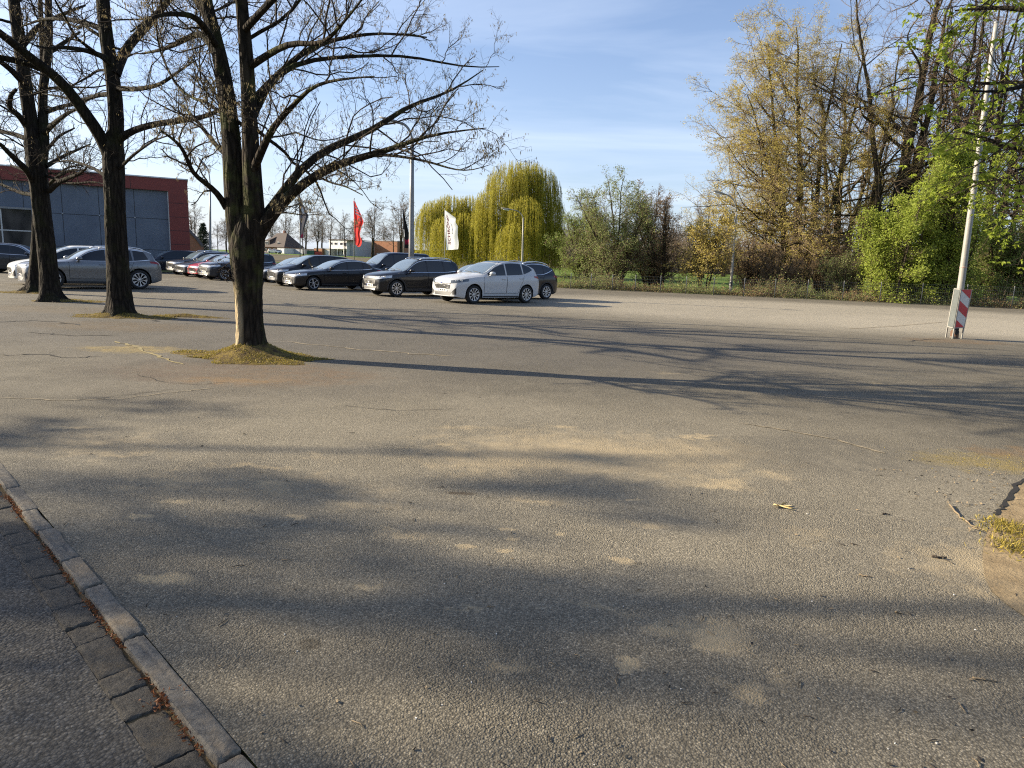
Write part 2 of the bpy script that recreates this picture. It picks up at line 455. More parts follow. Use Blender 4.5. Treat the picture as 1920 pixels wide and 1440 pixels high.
def grass_mat(name, c1, c2, c3):
    t = NT(name)
    a = t.noise(.35, 6, .6); b = t.noise(6, 5, .7)
    col = t.mix(t.ramp(a, [(.35, 0.0), (.65, 1.0)]), c1, c2)
    col = t.mix(t.ramp(b, [(.4, 0.0), (.75, .8)]), col, c3)
    return t.done(col, .95, t.bump(t.noise(40, 5, .7), .7, .015), spec=.1)
M['meadow'] = grass_mat('meadow_grass', (.105, .165, .028), (.13, .19, .038), (.075, .11, .022))
M['verge'] = grass_mat('verge_grass', (.13, .145, .045), (.16, .16, .06), (.085, .085, .03))
M['plough'] = grass_mat('plough_soil', (.105, .085, .058), (.135, .11, .07), (.10, .10, .045))
M['soil'] = grass_mat('sandy_soil', (.30, .225, .13), (.38, .29, .17), (.16, .115, .065))
M['litter_soil'] = grass_mat('litter_soil', (.15, .10, .055), (.19, .135, .075), (.10, .085, .04))

def sheet(name, pts, z, mat, kind='structure'):
    m = MB(); m.add([(p[0], p[1], z) for p in pts], [tuple(range(len(pts)))])
    return tag(m.build(name, mat), kind=kind)
def rise_sheet(name, x0, x1, ys, mat, dz=0.0, nx=2):
    m = MB(); xs = np.linspace(x0, x1, nx)
    V = [(x, y, min(rise(y), 3.2) + dz) for y in ys for x in xs]
    F = [(j*nx+i, j*nx+i+1, (j+1)*nx+i+1, (j+1)*nx+i) for j in range(len(ys)-1) for i in range(nx-1)]
    m.add(V, F, 0, True)
    return tag(m.build(name, mat), kind='structure')

rise_sheet('ground', -1500, 1500, [-120, 0, 56, 60, 70, 90, 120, 160, 200, 260, 340, 500, 900, 1800], M['meadow'], -.03)
sheet('grass_verge', [(-60, 50.5), (-8, 52.5), (2, 50), (2, 59.9), (-60, 59.9)], -.012, M['verge'])
rise_sheet('ploughed_field', -140, -4, [104, 130, 160, 190, 214], M['plough'], .02)
lot = [kp(-6, .08), kp(9, .08), kp(30, .08), (-44, 34, 0), (-46, 50.5, 0), (-8, 52.0, 0), (2.0, 49.3, 0), (45, 38.8, 0), (45, -4, 0)]
sheet('parking_lot', lot, 0.0, M['asphalt'])
sheet('road', [kp(-6, -9), kp(-6, -.14), kp(60, -.14), kp(60, -9)], -.020, M['asphalt_road'])
# soil strip under the scrub along the fence
sheet('soil_strip', [(2.0, 49.3), (45, 38.8), (45, 42.5), (2.0, 53.0)], -.006, M['litter_soil'])
# bare sandy corner at the right edge
rg = np.random.default_rng(5)
edge = [(1922, 897), (1897, 925), (1876, 955), (1858, 985), (1846, 1010), (1842, 1040), (1846, 1080), (1860, 1110), (1890, 1135), (1925, 1160)]
sp = [G(*e)[:2] for e in edge] + [(4.2, 3.0), (7.0, 4.4), (7.0, 6.2)]
sheet('soil_patch', sp, .004, M['soil'])

def ribbon(name, pxs, w, mat, jag=.0, z=.005, seed=1, n=6):
    r = np.random.default_rng(seed)
    pts = [G(*q)[:2] for q in pxs]; P2 = []
    for a, b in zip(pts[:-1], pts[1:]):
        for i in range(n): P2.append(a + (b - a) * i / n + r.normal(0, jag, 2))
    P2.append(pts[-1]); P2 = np.array(P2)
    d = np.gradient(P2, axis=0); d /= np.linalg.norm(d, axis=1)[:, None]; nn = np.stack([-d[:, 1], d[:, 0]], 1)
    ww = (w * (.35 + .9 * r.random(len(P2))))[:, None]; ww[0] = ww[-1] = w * .1
    L = P2 + nn * ww / 2; R = P2 - nn * ww / 2
    V = [(q[0], q[1], z) for q in L] + [(q[0], q[1], z) for q in R]; k = len(P2)
    m = MB(); m.add(V, [(i + k, i + 1 + k, i + 1, i) for i in range(k - 1)])
    return tag(m.build(name, mat), kind='structure')
M['crack'] = flat('crack_dark', (.012, .010, .008), .95)
M['seam'] = flat('seam_sand', (.24, .195, .125), .95, var=.3, scale=9)
M['seam2'] = flat('seam_moss', (.22, .175, .07), .95, var=.4, scale=9)
ribbon('asphalt_crack', [(-10, 604), (60, 601), (112, 604), (150, 610)], .07, M['crack'], .05, seed=2)
ribbon('asphalt_crack', [(1923, 896), (1900, 922), (1878, 953), (1866, 968)], .035, M['crack'], .010, z=.008, seed=3)
ribbon('asphalt_crack', [(285, 604), (310, 596), (345, 590)], .08, M['crack'], .05, seed=4)
ribbon('asphalt_crack', [(140, 752), (230, 742), (330, 730)], .012, M['crack'], .015, seed=9)
ribbon('asphalt_crack', [(0, 668), (60, 664), (130, 672), (190, 668)], .03, M['crack'], .05, seed=21)
ribbon('asphalt_crack', [(60, 622), (120, 630), (215, 628)], .04, M['crack'], .06, seed=22)
ribbon('asphalt_crack', [(255, 700), (300, 716), (372, 722), (430, 716)], .010, M['crack'], .02, seed=23)
ribbon('asphalt_crack', [(640, 760), (740, 770), (860, 768)], .010, M['crack'], .02, seed=24)
ribbon('asphalt_crack', [(1700, 640), (1745, 636), (1772, 637)], .05, M['crack'], .04, seed=25)
ribbon('asphalt_seam', [(520, 640), (640, 652), (760, 662), (850, 668)], .06, M['seam'], .05, seed=26)
ribbon('asphalt_seam', [(1385, 793), (1480, 808), (1570, 825), (1662, 851)], .035, M['seam'], .01, seed=5)
ribbon('asphalt_seam', [(1590, 617), (1690, 611), (1780, 603)], .09, M['seam'], .03, seed=6)
ribbon('asphalt_seam', [(215, 640), (255, 650), (300, 668), (345, 684)], .06, M['seam2'], .03, seed=7)
ribbon('asphalt_seam', [(0, 745), (110, 752), (230, 748), (330, 735), (400, 728)], .02, M['seam'], .02, seed=8)
ribbon('asphalt_seam', [(640, 585), (760, 592), (850, 596)], .07, M['seam'], .04, seed=10)

# ------------------------------------------------------------------ kerb stones, gutter stones
t = NT('kerb_granite')
p = t.pos()
c = t.mix(t.ramp(t.noise(30, 5, .75), [(.35, 0.0), (.68, 1.0)]), (.085, .078, .066), (.22, .195, .155))
c = t.mix(t.ramp(t.noise(3.0, 5, .7), [(.5, 0.0), (.72, .65)]), c, (.28, .20, .11))
M['kerb'] = t.done(c, .85, t.bump(t.noise(70, 5, .75), .9, .006), spec=.25)
t = NT('gutter_concrete')
c = t.mix(t.ramp(t.noise(45, 5, .75), [(.35, 0.0), (.7, 1.0)]), (.055, .050, .042), (.135, .12, .096))
c = t.mix(t.ramp(t.noise(4.0, 5, .7), [(.52, 0.0), (.75, .5)]), c, (.20, .15, .085))
M['gutter'] = t.done(c, .9, t.bump(t.noise(85, 5, .75), 1.0, .011), spec=.2)
def stone(name, t0, t1, s0, s1, z0, z1, mat, r, tilt):
    """one stone between two joints: worn rounded arrises, slightly sunk or tipped"""
    bm = bmesh.new(); bmesh.ops.create_cube(bm, size=1.0)
    L, Wd, H = t1 - t0, s1 - s0, z1 - z0
    bmesh.ops.scale(bm, vec=(L, Wd, H), verts=bm.verts)
    bmesh.ops.bevel(bm, geom=list(bm.edges), offset=.009, segments=2, affect='EDGES', profile=.5)
    bmesh.ops.subdivide_edges(bm, edges=[e for e in bm.edges if e.calc_length() > .05], cuts=5, use_grid_fill=True)
    for v in bm.verts:
        n = r.normal(0, .0018, 3); v.co += Vector(n)
        if v.co.z > 0: v.co.z += tilt[0] * v.co.x + tilt[1] * v.co.y
    me = bpy.data.meshes.new(name); bm.to_mesh(me); bm.free()
    for f in me.polygons: f.use_smooth = True
    me.set_sharp_from_angle(angle=math.radians(40))
    me.materials.append(mat)
    o = bpy.data.objects.new(name, me); COL.objects.link(o)
    c = kp((t0 + t1) / 2, (s0 + s1) / 2)
    o.location = (c[0], c[1], (z0 + z1) / 2); o.rotation_euler = (0, 0, math.atan2(KD[1], KD[0]))
    return o
rg = np.random.default_rng(11)
def kt(px, py): return float((G(px, py)[:2] - K0) @ KD)
joints = [kt(560, 1640), kt(423, 1424), kt(250, 1196), kt(187, 1098), kt(139, 1049), kt(68, 997), kt(40, 959)]
while joints[-1] < 3.3: joints.append(joints[-1] + float(rg.uniform(.45, 1.0)))
words = ['cut off by the bottom edge of the picture', 'long one with a sandy brown stain', 'long one ending at an open dark joint', 'short one below the worn corner',
         'short one with a chipped arris', 'short one beside two brown leaves', 'short one near the left edge', 'long one at the left picture edge']
for i, (a, b) in enumerate(zip(joints[:-1], joints[1:])):
    off = float(rg.uniform(-.006, .008))
    o = stone('kerb_stone', a + .006, b - .006, .0 + off, .08 + off, -.15, float(rg.uniform(.002, .012)), M['kerb'], rg, (rg.normal(0, .008), rg.normal(0, .05)))
    tag(o, 'grey granite kerb stone, ' + (words[i] if i < len(words) else 'outside the picture to the left, number %d from the edge' % (i - len(words) + 1)), 'kerb stone', 'kerb stones between road and car park')
gj = [kt(400, 1640), kt(330, 1520), kt(282, 1434), kt(228, 1347), kt(201, 1305), kt(177, 1269), kt(137, 1206), kt(117, 1178), kt(96, 1140), kt(75, 1105), kt(56, 1083), kt(38, 1050)]
gj = [g + .13 * 0 for g in gj]
while gj[-1] < 3.3: gj.append(gj[-1] + float(rg.uniform(.16, .30)))
gw = ['beside the bottom picture edge', 'half cut by the bottom picture edge', 'large one beside the orange leaf crumbs', 'dark one just above the orange leaf crumbs', 'small one two stones above the orange leaf crumbs', 'large dark one below the pale stone',
      'pale one with a long open joint', 'narrow one above the pale stone', 'narrow sandy one opposite a short kerb stone', 'narrow one with a sunken edge', 'narrow one near the left edge', 'narrow one at the left edge']
for i, (a, b) in enumerate(zip(gj[:-1], gj[1:])):
    o = stone('gutter_stone', a + .004, b - .004, -.142, -.016, -.14, -.016 + float(rg.uniform(-.004, .005)), M['gutter'], rg, (rg.normal(0, .02), rg.normal(0, .03)))
    tag(o, 'grey gutter stone along the kerb, ' + (gw[i] if i < len(gw) else 'the %s past the left picture edge' % ['first', 'second', 'third', 'fourth', 'fifth', 'sixth', 'seventh', 'eighth', 'ninth', 'tenth', 'eleventh', 'twelfth', 'thirteenth', 'fourteenth'][min(i - len(gw), 13)]), 'gutter stone', 'gutter stones beside the kerb')
sheet('gutter_soil', [kp(-3, -.15), kp(-3, .09), kp(6, .09), kp(6, -.15)], -.026, M['litter_soil'])

# ================================================================== TREES
def perp(d, r):
    a = r.normal(size=d.shape); a -= (a * d).sum(-1, keepdims=True) * d
    return nrm(a)
def grow(start, d, L, S, wob, trop, r):
    """N branches at once: start (N,3), d (N,3), L (N,) -> (N,S+1,3)"""
    N = len(start); pts = np.empty((N, S + 1, 3)); pts[:, 0] = start; d = nrm(d); trop = np.asarray(trop, float)
    for i in range(S):
        d = nrm(d + r.normal(0, wob, (N, 3)) + trop)
        pts[:, i + 1] = pts[:, i] + d * (L / S)[:, None]
    return pts
def lens(pts): return np.linalg.norm(np.diff(pts, axis=1), axis=-1).sum(1)
def children(pts, rad, n, t0, t1, ang, ratio, r, lmax=9e9, even=True):
    N, S1, _ = pts.shape; L = lens(pts)
    tt = t0 + (t1 - t0) * ((np.arange(n)[None] + r.random((N, n))) / n)
    f = tt * (S1 - 1); i = np.minimum(f.astype(int), S1 - 2); w = (f - i)[..., None]
    ii = np.arange(N)[:, None]
    st = pts[ii, i] * (1 - w) + pts[ii, i + 1] * w
    tg = nrm(pts[ii, i + 1] - pts[ii, i])
    rr = rad[ii, i] * (1 - w[..., 0]) + rad[ii, i + 1] * w[..., 0]
    a = np.radians(r.uniform(ang[0], ang[1], (N, n)))[..., None]
    d = np.cos(a) * tg + np.sin(a) * perp(tg, r)
    l = np.minimum(L[:, None] * ratio * (1.15 - .65 * tt) * r.uniform(.65, 1.3, (N, n)), lmax)
    return st.reshape(-1, 3), d.reshape(-1, 3), l.ravel(), (rr * .62).ravel()
def taper(r0, S, end=.25):
    return r0[:, None] * np.linspace(1, end, S + 1)[None]
def resample(p, n):
    p = np.asarray(p, float); s = np.concatenate([[0], np.cumsum(np.linalg.norm(np.diff(p[:, :3], axis=0), axis=1))]); s /= s[-1]
    u = np.linspace(0, 1, n)
    # smooth through the points
    out = np.stack([np.interp(u, s, p[:, k]) for k in range(p.shape[1])], 1)
    k = np.array([.25, .5, .25])
    for _ in range(2):
        q = out.copy()
        q[1:-1] = out[:-2] * k[0] + out[1:-1] * k[1] + out[2:] * k[2]; out = q
    return out
def leaf_quads(c, d, L, W, r):
    """diamond leaves from base c along d"""
    n = len(c); d = nrm(d); w = perp(d, r); L = np.broadcast_to(L, (n,))[:, None]; W = np.broadcast_to(W, (n,))[:, None]
    up = np.cross(d, w)
    V = np.stack([c, c + d * L * .45 + w * W / 2 + up * W * .12, c + d * L, c + d * L * .45 - w * W / 2 + up * W * .12], 1)
    F = np.arange(n * 4).reshape(n, 4)
    return V.reshape(-1, 3), F
def rand_dir(n, r): return nrm(r.normal(size=(n, 3)))

def limb_px(Y0, q):
    """traced limb: (px, py, depth offset, radius px)"""
    out = []
    for px, py, dy, rp in q:
        Y = Y0 + dy; out.append([*P(px, py, Y), rp * Y / FPX])
    return np.array(out)

def rough_trunk(pts, rad, k, r, amp=.06, flare=0.0, lobes=5):
    """thick stem with ridges and a root flare; pts (S,3)"""
    V, F = tubes(pts[None], rad[None], k)
    S = len(pts); V = V.reshape(S, k, 3); c = pts[:, None]
    a = np.arange(k) * 2 * math.pi / k
    ph = r.random(6) * 6.28
    hgt = pts[:, 2] - pts[0, 2]
    prof = 1 + amp * (.5 * np.sin(3 * a[None] + ph[0] + 1.3 * hgt[:, None]) + .35 * np.sin(7 * a[None] + ph[1] - .9 * hgt[:, None]) + .25 * np.sin(11 * a[None] + ph[2] + .6 * hgt[:, None]))
    prof += amp * .45 * r.normal(size=(S, k)) * .5
    if flare:
        e = np.exp(-hgt / .14)[:, None]
        prof += flare * e * (.55 + .6 * np.sin(lobes * a[None] + ph[3]) * .7)
    return (c + (V - c) * prof[..., None]).reshape(-1, 3), F

def street_tree(name, label, base, Y0, trunk, limbs, seed, nauto=16, nhigh=0, zhigh=5.4, top=9.5, catkins=1.0, group='bare trees along the car park edge', dens=1.0):
    """trunk and limbs traced in place, the finer branching grown from them"""
    r = np.random.default_rng(seed)
    root = thing(name, label, 'tree', base, 0, group)
    b = np.array(base)
    mb = MB()
    stems = []
    for i, q in enumerate(trunk):
        p = limb_px(Y0, q); p[:, 3] *= .88
        p = resample(p, 44 if i == 0 else 30)
        if i == 0: p[0, :3] = b + np.array([0, 0, -.05]); 
        V, F = rough_trunk(p[:, :3] - b, p[:, 3], 40 if i == 0 else 20, r, .07, .85 if i == 0 else 0)
        mb.add(V, [F], 0, True)
        if i > 0 or len(trunk) == 1: stems.append(p)
    S = 14
    L0 = []
    for q in limbs:
        p = resample(limb_px(Y0, q), S + 1); p[:, :3] -= b; p[:, 3] *= .84
        V, F = tubes(p[None, :, :3], p[None, :, 3], 9); mb.add(V, [F], 0, True)
        L0.append(p)
    # further limbs from the stems, in all directions
    if nauto:
        A, HI = [], []
        for p in stems:
            z = p[:, 2]; ok = np.where((z > 2.6) & (z < top))[0]
            for _ in range(nauto):
                i = int(r.choice(ok)); A.append((p[i, :3] - b, p[i, 3]))
            ok = np.where((z > zhigh) & (z < top + .8))[0]
            for _ in range(nhigh):  # extra unseen high limbs, made thick to deepen the shadow on the ground
                i = int(r.choice(ok)); HI.append((p[i, :3] - b, p[i, 3]))
        A += HI
        st = np.array([a[0] for a in A]); r0 = np.array([max(.018, a[1] * r.uniform(.17, .32)) for a in A[:len(A) - nhigh * len(stems)]] + [max(.03, a[1] * r.uniform(.34, .6)) for a in A[len(A) - nhigh * len(stems):]])
        az = r.random(len(A)) * 6.28; el = np.radians(r.uniform(8, 55, len(A)))
        d = np.stack([np.cos(az) * np.cos(el), np.sin(az) * np.cos(el), np.sin(el)], 1)
        ll = r.uniform(2.0, 3.9, len(A)) * (1.15 - .5 * np.clip((st[:, 2] - 2.5) / (top - 2.5), 0, 1))
        pts = grow(st, d, ll, S, .16, (0, 0, .03), r); rad = taper(r0, S, .15)
        V, F = tubes(pts, rad, 7); mb.add(V, [F], 0, True)
        for i in range(len(A)): L0.append(np.concatenate([pts[i], rad[i][:, None]], 1))
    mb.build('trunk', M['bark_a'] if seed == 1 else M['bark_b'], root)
    L0 = np.array(L0); pts, rad = L0[..., :3], L0[..., 3]
    cr = MB(); cat_c, cat_d = [], []
    specs = [(int(14 * dens), .12, 1.0, (28, 66), .40, 7, .24, 1.7, 4), (int(9 * dens), .1, 1.0, (28, 66), .48, 5, .30, .80, 3), (7, .08, 1.0, (25, 70), .55, 3, .34, .30, 3)]
    for lv, (n, t0, t1, ang, ratio, SS, wob, lmax, k) in enumerate(specs):
        st, d, l, r0 = children(pts, rad, n, t0, t1, ang, ratio, r, lmax)
        r0 = np.clip(r0, (.0042, .0024, .0014)[lv], (.014, .0050, .0024)[lv])
        keep = (l > (.25, .10, .04)[lv]) & (d[:, 2] > (-.12, -.35, -.6)[lv]); st, d, l, r0 = st[keep], d[keep], l[keep], r0[keep]
        pts = grow(st, d, l, SS, wob, (0, 0, (.035, .02, .01)[lv]), r); rad = taper(r0, SS, .45)
        V, F = tubes(pts, rad, k); cr.add(V, [F], 0, True)
    cr.build('crown', M['twig'], root)
    if catkins > 0:
        N = len(pts); m = int(N * .55 * catkins)
        i = r.integers(0, N, m); j = r.integers(1, pts.shape[1], m)
        c = pts[i, j]; c = np.repeat(c, 2, 0) + r.normal(0, .012, (2 * m, 3))
        d = np.array([0, 0, -1.0]) + r.normal(0, .28, (2 * m, 3))
        lf = MB(); V, F = leaf_quads(c, d, r.uniform(.025, .06, 2 * m), .010, r); lf.add(V, [F])
        V, F = leaf_quads(c[::2], d[::2], r.uniform(.025, .055, m), .010, r); lf.add(V, [F])
        lf.build('catkins', M['catkin'], root)
    return root

# --- nearest tree: two stems from one trunk, long limbs reaching over the car park
B1 = G(475, 668)
tr1 = [[(475, 672, 0, 33), (471, 640, 0, 29), (468, 600, 0, 27), (467, 550, 0, 28), (465, 500, 0, 32), (463, 465, 0, 34), (462, 435, 0, 29), (461, 405, 0, 18), (460, 375, 0, 5)],
       [(452, 520, .02, 16), (445, 420, .02, 23), (440, 330, .03, 20.5), (431, 220, .05, 17), (419, 130, .1, 15), (400, 60, .2, 13), (384, 0, .3, 12), (362, -120, .5, 10), (345, -300, .8, 7), (330, -480, 1.0, 4), (325, -560, 1.1, 2)],
       [(478, 520, -.03, 16), (479, 430, -.05, 23), (473, 330, -.08, 19), (468, 230, -.1, 15), (463, 130, -.15, 14), (456, 40, -.2, 12), (448, -40, -.3, 11), (440, -200, -.6, 8), (450, -380, -.8, 5), (460, -520, -.9, 2)]]
lm1 = [[(478, 450, -.08, 18), (497, 412, -.1, 15), (520, 390, -.15, 12), (552, 356, -.25, 10.5), (586, 329, -.35, 9.5), (635, 306, -.5, 8.5), (697, 289, -.7, 7), (746, 280, -.85, 5.5), (778, 257, -1.0, 3.5), (834, 248, -1.2, 2.5), (912, 240, -1.5, 1)],
       [(488, 420, -.02, 13), (522, 376, .1, 10), (557, 321, .3, 9), (571, 300, .4, 8.5), (610, 281, .55, 8), (644, 262, .7, 7.5), (694, 251, .9, 6.5), (726, 233, 1.0, 6), (743, 204, 1.1, 5), (761, 195, 1.2, 4.2), (819, 184, 1.5, 3), (848, 172, 1.7, 2.4), (905, 132, 2.0, 1)],
       [(470, 330, -.1, 10), (481, 306, -.2, 9), (507, 242, -.5, 7.5), (530, 215, -.7, 6), (557, 195, -.9, 5), (577, 163, -1.1, 4), (630, 149, -1.5, 3), (702, 143, -2.0, 1.2)],
       [(466, 240, .0, 9), (472, 224, .1, 8), (498, 163, .4, 7), (527, 122, .7, 6), (577, 111, 1.0, 4.5), (650, 106, 1.4, 3.5), (732, 102, 1.8, 3), (799, 108, 2.1, 2.4), (863, 128, 2.4, 1.8), (936, 125, 2.7, .8)],
       [(461, 130, -.1, 8), (505, 100, -.4, 7), (557, 73, -.8, 6), (603, 93, -1.0, 4.5), (640, 45, -1.5, 3), (673, 9, -1.9, 2.2), (720, -60, -2.4, 1)],
       [(697, 289, -.7, 4), (745, 292, -.95, 3), (805, 303, -1.3, 2.4), (848, 318, -1.6, 1.8), (880, 322, -1.8, 1.2), (918, 309, -2.1, .7)],
       [(464, 200, .1, 8), (510, 150, .6, 7), (575, 90, 1.2, 5.5), (640, 70, 1.7, 4), (720, 60, 2.2, 2.5), (800, 70, 2.6, 1.5)],
       [(455, 60, -.2, 8), (500, 10, -.6, 7), (560, -50, -1.2, 6), (640, -110, -1.8, 4), (740, -150, -2.4, 2)],
       [(425, 390, .0, 8), (411, 364, -.1, 6.5), (385, 342, -.35, 5.5), (361, 328, -.6, 4.5), (344, 278, -1.0, 4), (322, 258, -1.3, 3), (300, 244, -1.6, 2)],
       [(440, 300, 0, 7), (415, 285, .3, 5), (380, 240, .9, 4), (350, 205, 1.5, 3), (330, 190, 1.9, 1.5)],
       [(420, 140, .1, 8), (383, 55, .5, 7), (345, 75, .9, 5.5), (310, 92, 1.3, 4), (270, 100, 1.8, 2)],
       [(408, 90, .15, 8), (370, 30, -.5, 6), (330, 25, -1.0, 5), (285, 30, -1.5, 3), (245, 60, -2.0, 1.5)],
       [(395, 45, .2, 8), (350, -30, .8, 6.5), (290, -70, 1.5, 5), (220, -90, 2.1, 2)],
       [(590, 327, -.35, 3), (618, 342, -.6, 2.2), (650, 350, -.9, 1.6), (680, 366, -1.2, 1)],
       [(505, 402, -.1, 3), (535, 398, -.5, 1.6), (570, 404, -.9, 1.2), (605, 401, -1.2, .7)]]
t1 = street_tree('bare_tree', 'large twin-stemmed mossy tree nearest the camera, long limbs over the car park', B1, B1[1], tr1, lm1, 1, nauto=6, nhigh=32, zhigh=5.8, top=8.6, catkins=1.5, dens=1.1)
# short bristling shoots on its left flank
r = np.random.default_rng(77)
st = np.repeat((P(436, 515, B1[1] - .05) - B1)[None], 26, 0) + r.normal(0, .05, (26, 3)); st[:, 2] += r.uniform(-.13, .13, 26)
pp = grow(st, np.array([-.8, -.3, .35]) + r.normal(0, .35, (26, 3)), r.uniform(.08, .26, 26), 4, .2, (0, 0, .05), r)
m = MB(); V, F = tubes(pp, taper(np.full(26, .006), 4), 4); m.add(V, [F], 0, True)
V, F = leaf_quads(pp[:, 2:].reshape(-1, 3), rand_dir(78, r), .03, .02, r); m.add(V, [F])
m.build('shoot_cluster', M['twig'], t1)

B2 = G(226, 593)
tr2 = [[(226, 596, 0, 29), (225, 575, 0, 25), (223, 540, 0, 22.5), (221, 500, 0, 21), (218, 440, 0, 20), (216, 380, 0, 19.5), (213, 320, 0, 20), (212, 280, 0, 20), (213, 245, 0, 12)],
       [(214, 300, 0, 15), (217, 250, 0, 15), (217, 200, 0, 14), (212, 150, 0, 13.5), (206, 110, .1, 13), (198, 60, .1, 12.5), (193, 0, .1, 12), (188, -80, .2, 10), (192, -180, .3, 7), (196, -280, .4, 3)]]
lm2 = [[(208, 300, 0, 14), (195, 262, -.1, 13), (165, 220, -.3, 12), (130, 170, -.6, 11), (105, 140, -.8, 10), (60, 112, -1.1, 9), (0, 60, -1.6, 8), (-60, 20, -2, 5)],
       [(100, 137, -.7, 8), (50, 118, -.9, 7), (0, 108, -1.2, 6), (-60, 95, -1.6, 3)],
       [(222, 262, 0, 9), (240, 247, -.1, 7), (290, 232, -.4, 6.5), (350, 225, -.8, 6), (385, 220, -1.0, 5), (415, 205, -1.2, 3), (450, 190, -1.5, 1)],
       [(216, 140, 0, 11), (228, 105, .2, 9.5), (240, 85, .4, 9), (275, 50, .8, 8), (300, 20, 1.1, 6.5), (330, -15, 1.5, 5), (370, -60, 2, 2)],
       [(214, 178, 0, 6), (190, 176, .5, 4.5), (150, 190, 1.2, 3.5), (110, 180, 1.8, 2.4), (80, 176, 2.2, 1)],
       [(216, 165, 0, 6), (255, 168, -.6, 5), (300, 160, -1.4, 4), (340, 130, -2.0, 2.5), (372, 110, -2.5, 1)],
       [(203, 110, 0, 6), (165, 95, -.8, 5), (120, 88, -1.6, 4), (85, 92, -2.3, 2.5), (60, 83, -2.8, 1.2)],
       [(203, 60, 0, 7), (170, 45, .6, 5.5), (125, 35, 1.2, 4.5), (80, 35, 1.8, 3), (40, 50, 2.2, 1.2)],
       [(220, 320, 0, 4), (250, 290, -.6, 3), (290, 262, -1.2, 2), (330, 250, -1.8, 1)],
       [(198, 330, 0, 4), (170, 312, .6, 3), (130, 300, 1.2, 2), (100, 305, 1.8, 1)]]
street_tree('bare_tree', 'bare dark tree, the one with its trunk across the silver car', B2, B2[1], tr2, lm2, 2, nauto=7, nhigh=22, zhigh=7.3, top=8.8, catkins=.5, dens=.85)

B3 = G(97, 565)
tr3 = [[(97, 568, 0, 24), (94, 545, 0, 19), (90, 500, 0, 17), (84, 440, 0, 16.5), (78, 390, 0, 16.5), (73, 340, 0, 17), (68, 300, 0, 18), (62, 262, 0, 16), (56, 230, 0, 9)],
       [(64, 285, 0, 13), (58, 235, 0, 12.5), (50, 180, 0, 12), (42, 120, .1, 11.5), (34, 60, .1, 11), (26, 0, .2, 10), (15, -80, .3, 8), (5, -160, .4, 5), (0, -220, .4, 3)],
       [(76, 320, 0, 10), (84, 270, .1, 9), (80, 220, .2, 9), (80, 170, .4, 8), (88, 120, .6, 8), (92, 60, .9, 7), (90, 0, 1.1, 6), (95, -90, 1.5, 3)]]
lm3 = [[(52, 240, 0, 7), (35, 215, -.3, 6), (18, 205, -.6, 5), (18, 180, -.8, 4.5), (30, 168, -1.0, 3.5)], [(60, 265, 0, 6), (30, 252, .6, 5), (0, 246, 1.2, 4), (-40, 235, 1.8, 2)],
       [(82, 250, .1, 6), (105, 228, -.5, 5), (130, 210, -1.2, 3.5), (160, 200, -1.8, 1.5)], [(86, 210, .2, 5), (120, 198, .9, 4), (150, 195, 1.6, 3), (180, 180, 2.2, 1.2)],
       [(68, 350, 0, 8), (52, 320, -.4, 7), (30, 300, -.9, 6), (0, 270, -1.6, 4)], [(66, 366, 0, 5), (40, 362, .6, 4), (0, 345, 1.4, 3)],
       [(92, 358, 0, 6), (112, 340, -.5, 5), (150, 326, -1.3, 3.5), (165, 312, -1.7, 1.5)], [(86, 312, 0, 5), (120, 292, .8, 3.5), (170, 270, 1.8, 1.5)],
       [(48, 160, 0, 7), (20, 130, -.8, 6), (-20, 100, -1.6, 4)], [(90, 100, .7, 5), (120, 80, 1.4, 4), (150, 60, 2.0, 2)], [(38, 90, 0, 7), (70, 50, .8, 5.5), (110, 30, 1.6, 4), (160, 10, 2.3, 2)],
       [(88, 330, 0, 3), (130, 345, -.8, 2.4), (180, 340, -1.6, 1.6), (215, 352, -2.2, .8)]]
street_tree('bare_tree', 'bare dark tree, third along the row, twin stems above the white car roof', B3, B3[1], tr3, lm3, 3, nauto=5, top=8.6, catkins=.2, dens=.8)

B4 = G(64, 549)
tr4 = [[(64, 552, 0, 19), (65, 530, 0, 13), (67, 490, 0, 11), (69, 450, 0, 10), (71, 400, 0, 9.5), (75, 350, 0, 9), (80, 300, 0, 8), (82, 240, 0, 7), (82, 170, .2, 6), (80, 90, .3, 5), (76, 10, .4, 4), (72, -70, .5, 2)]]
lm4 = [[(72, 380, 0, 5), (95, 340, -.5, 4), (125, 320, -1.0, 3), (160, 318, -1.6, 1.2)], [(74, 350, 0, 5), (50, 320, .6, 4), (20, 310, 1.2, 2)], [(80, 290, 0, 4), (110, 255, .7, 3), (140, 240, 1.4, 1.5)]]
street_tree('bare_tree', 'thinner bare tree half hidden behind the third trunk', B4, B4[1], tr4, lm4, 4, nauto=10, top=8.2, catkins=.15, dens=.8)

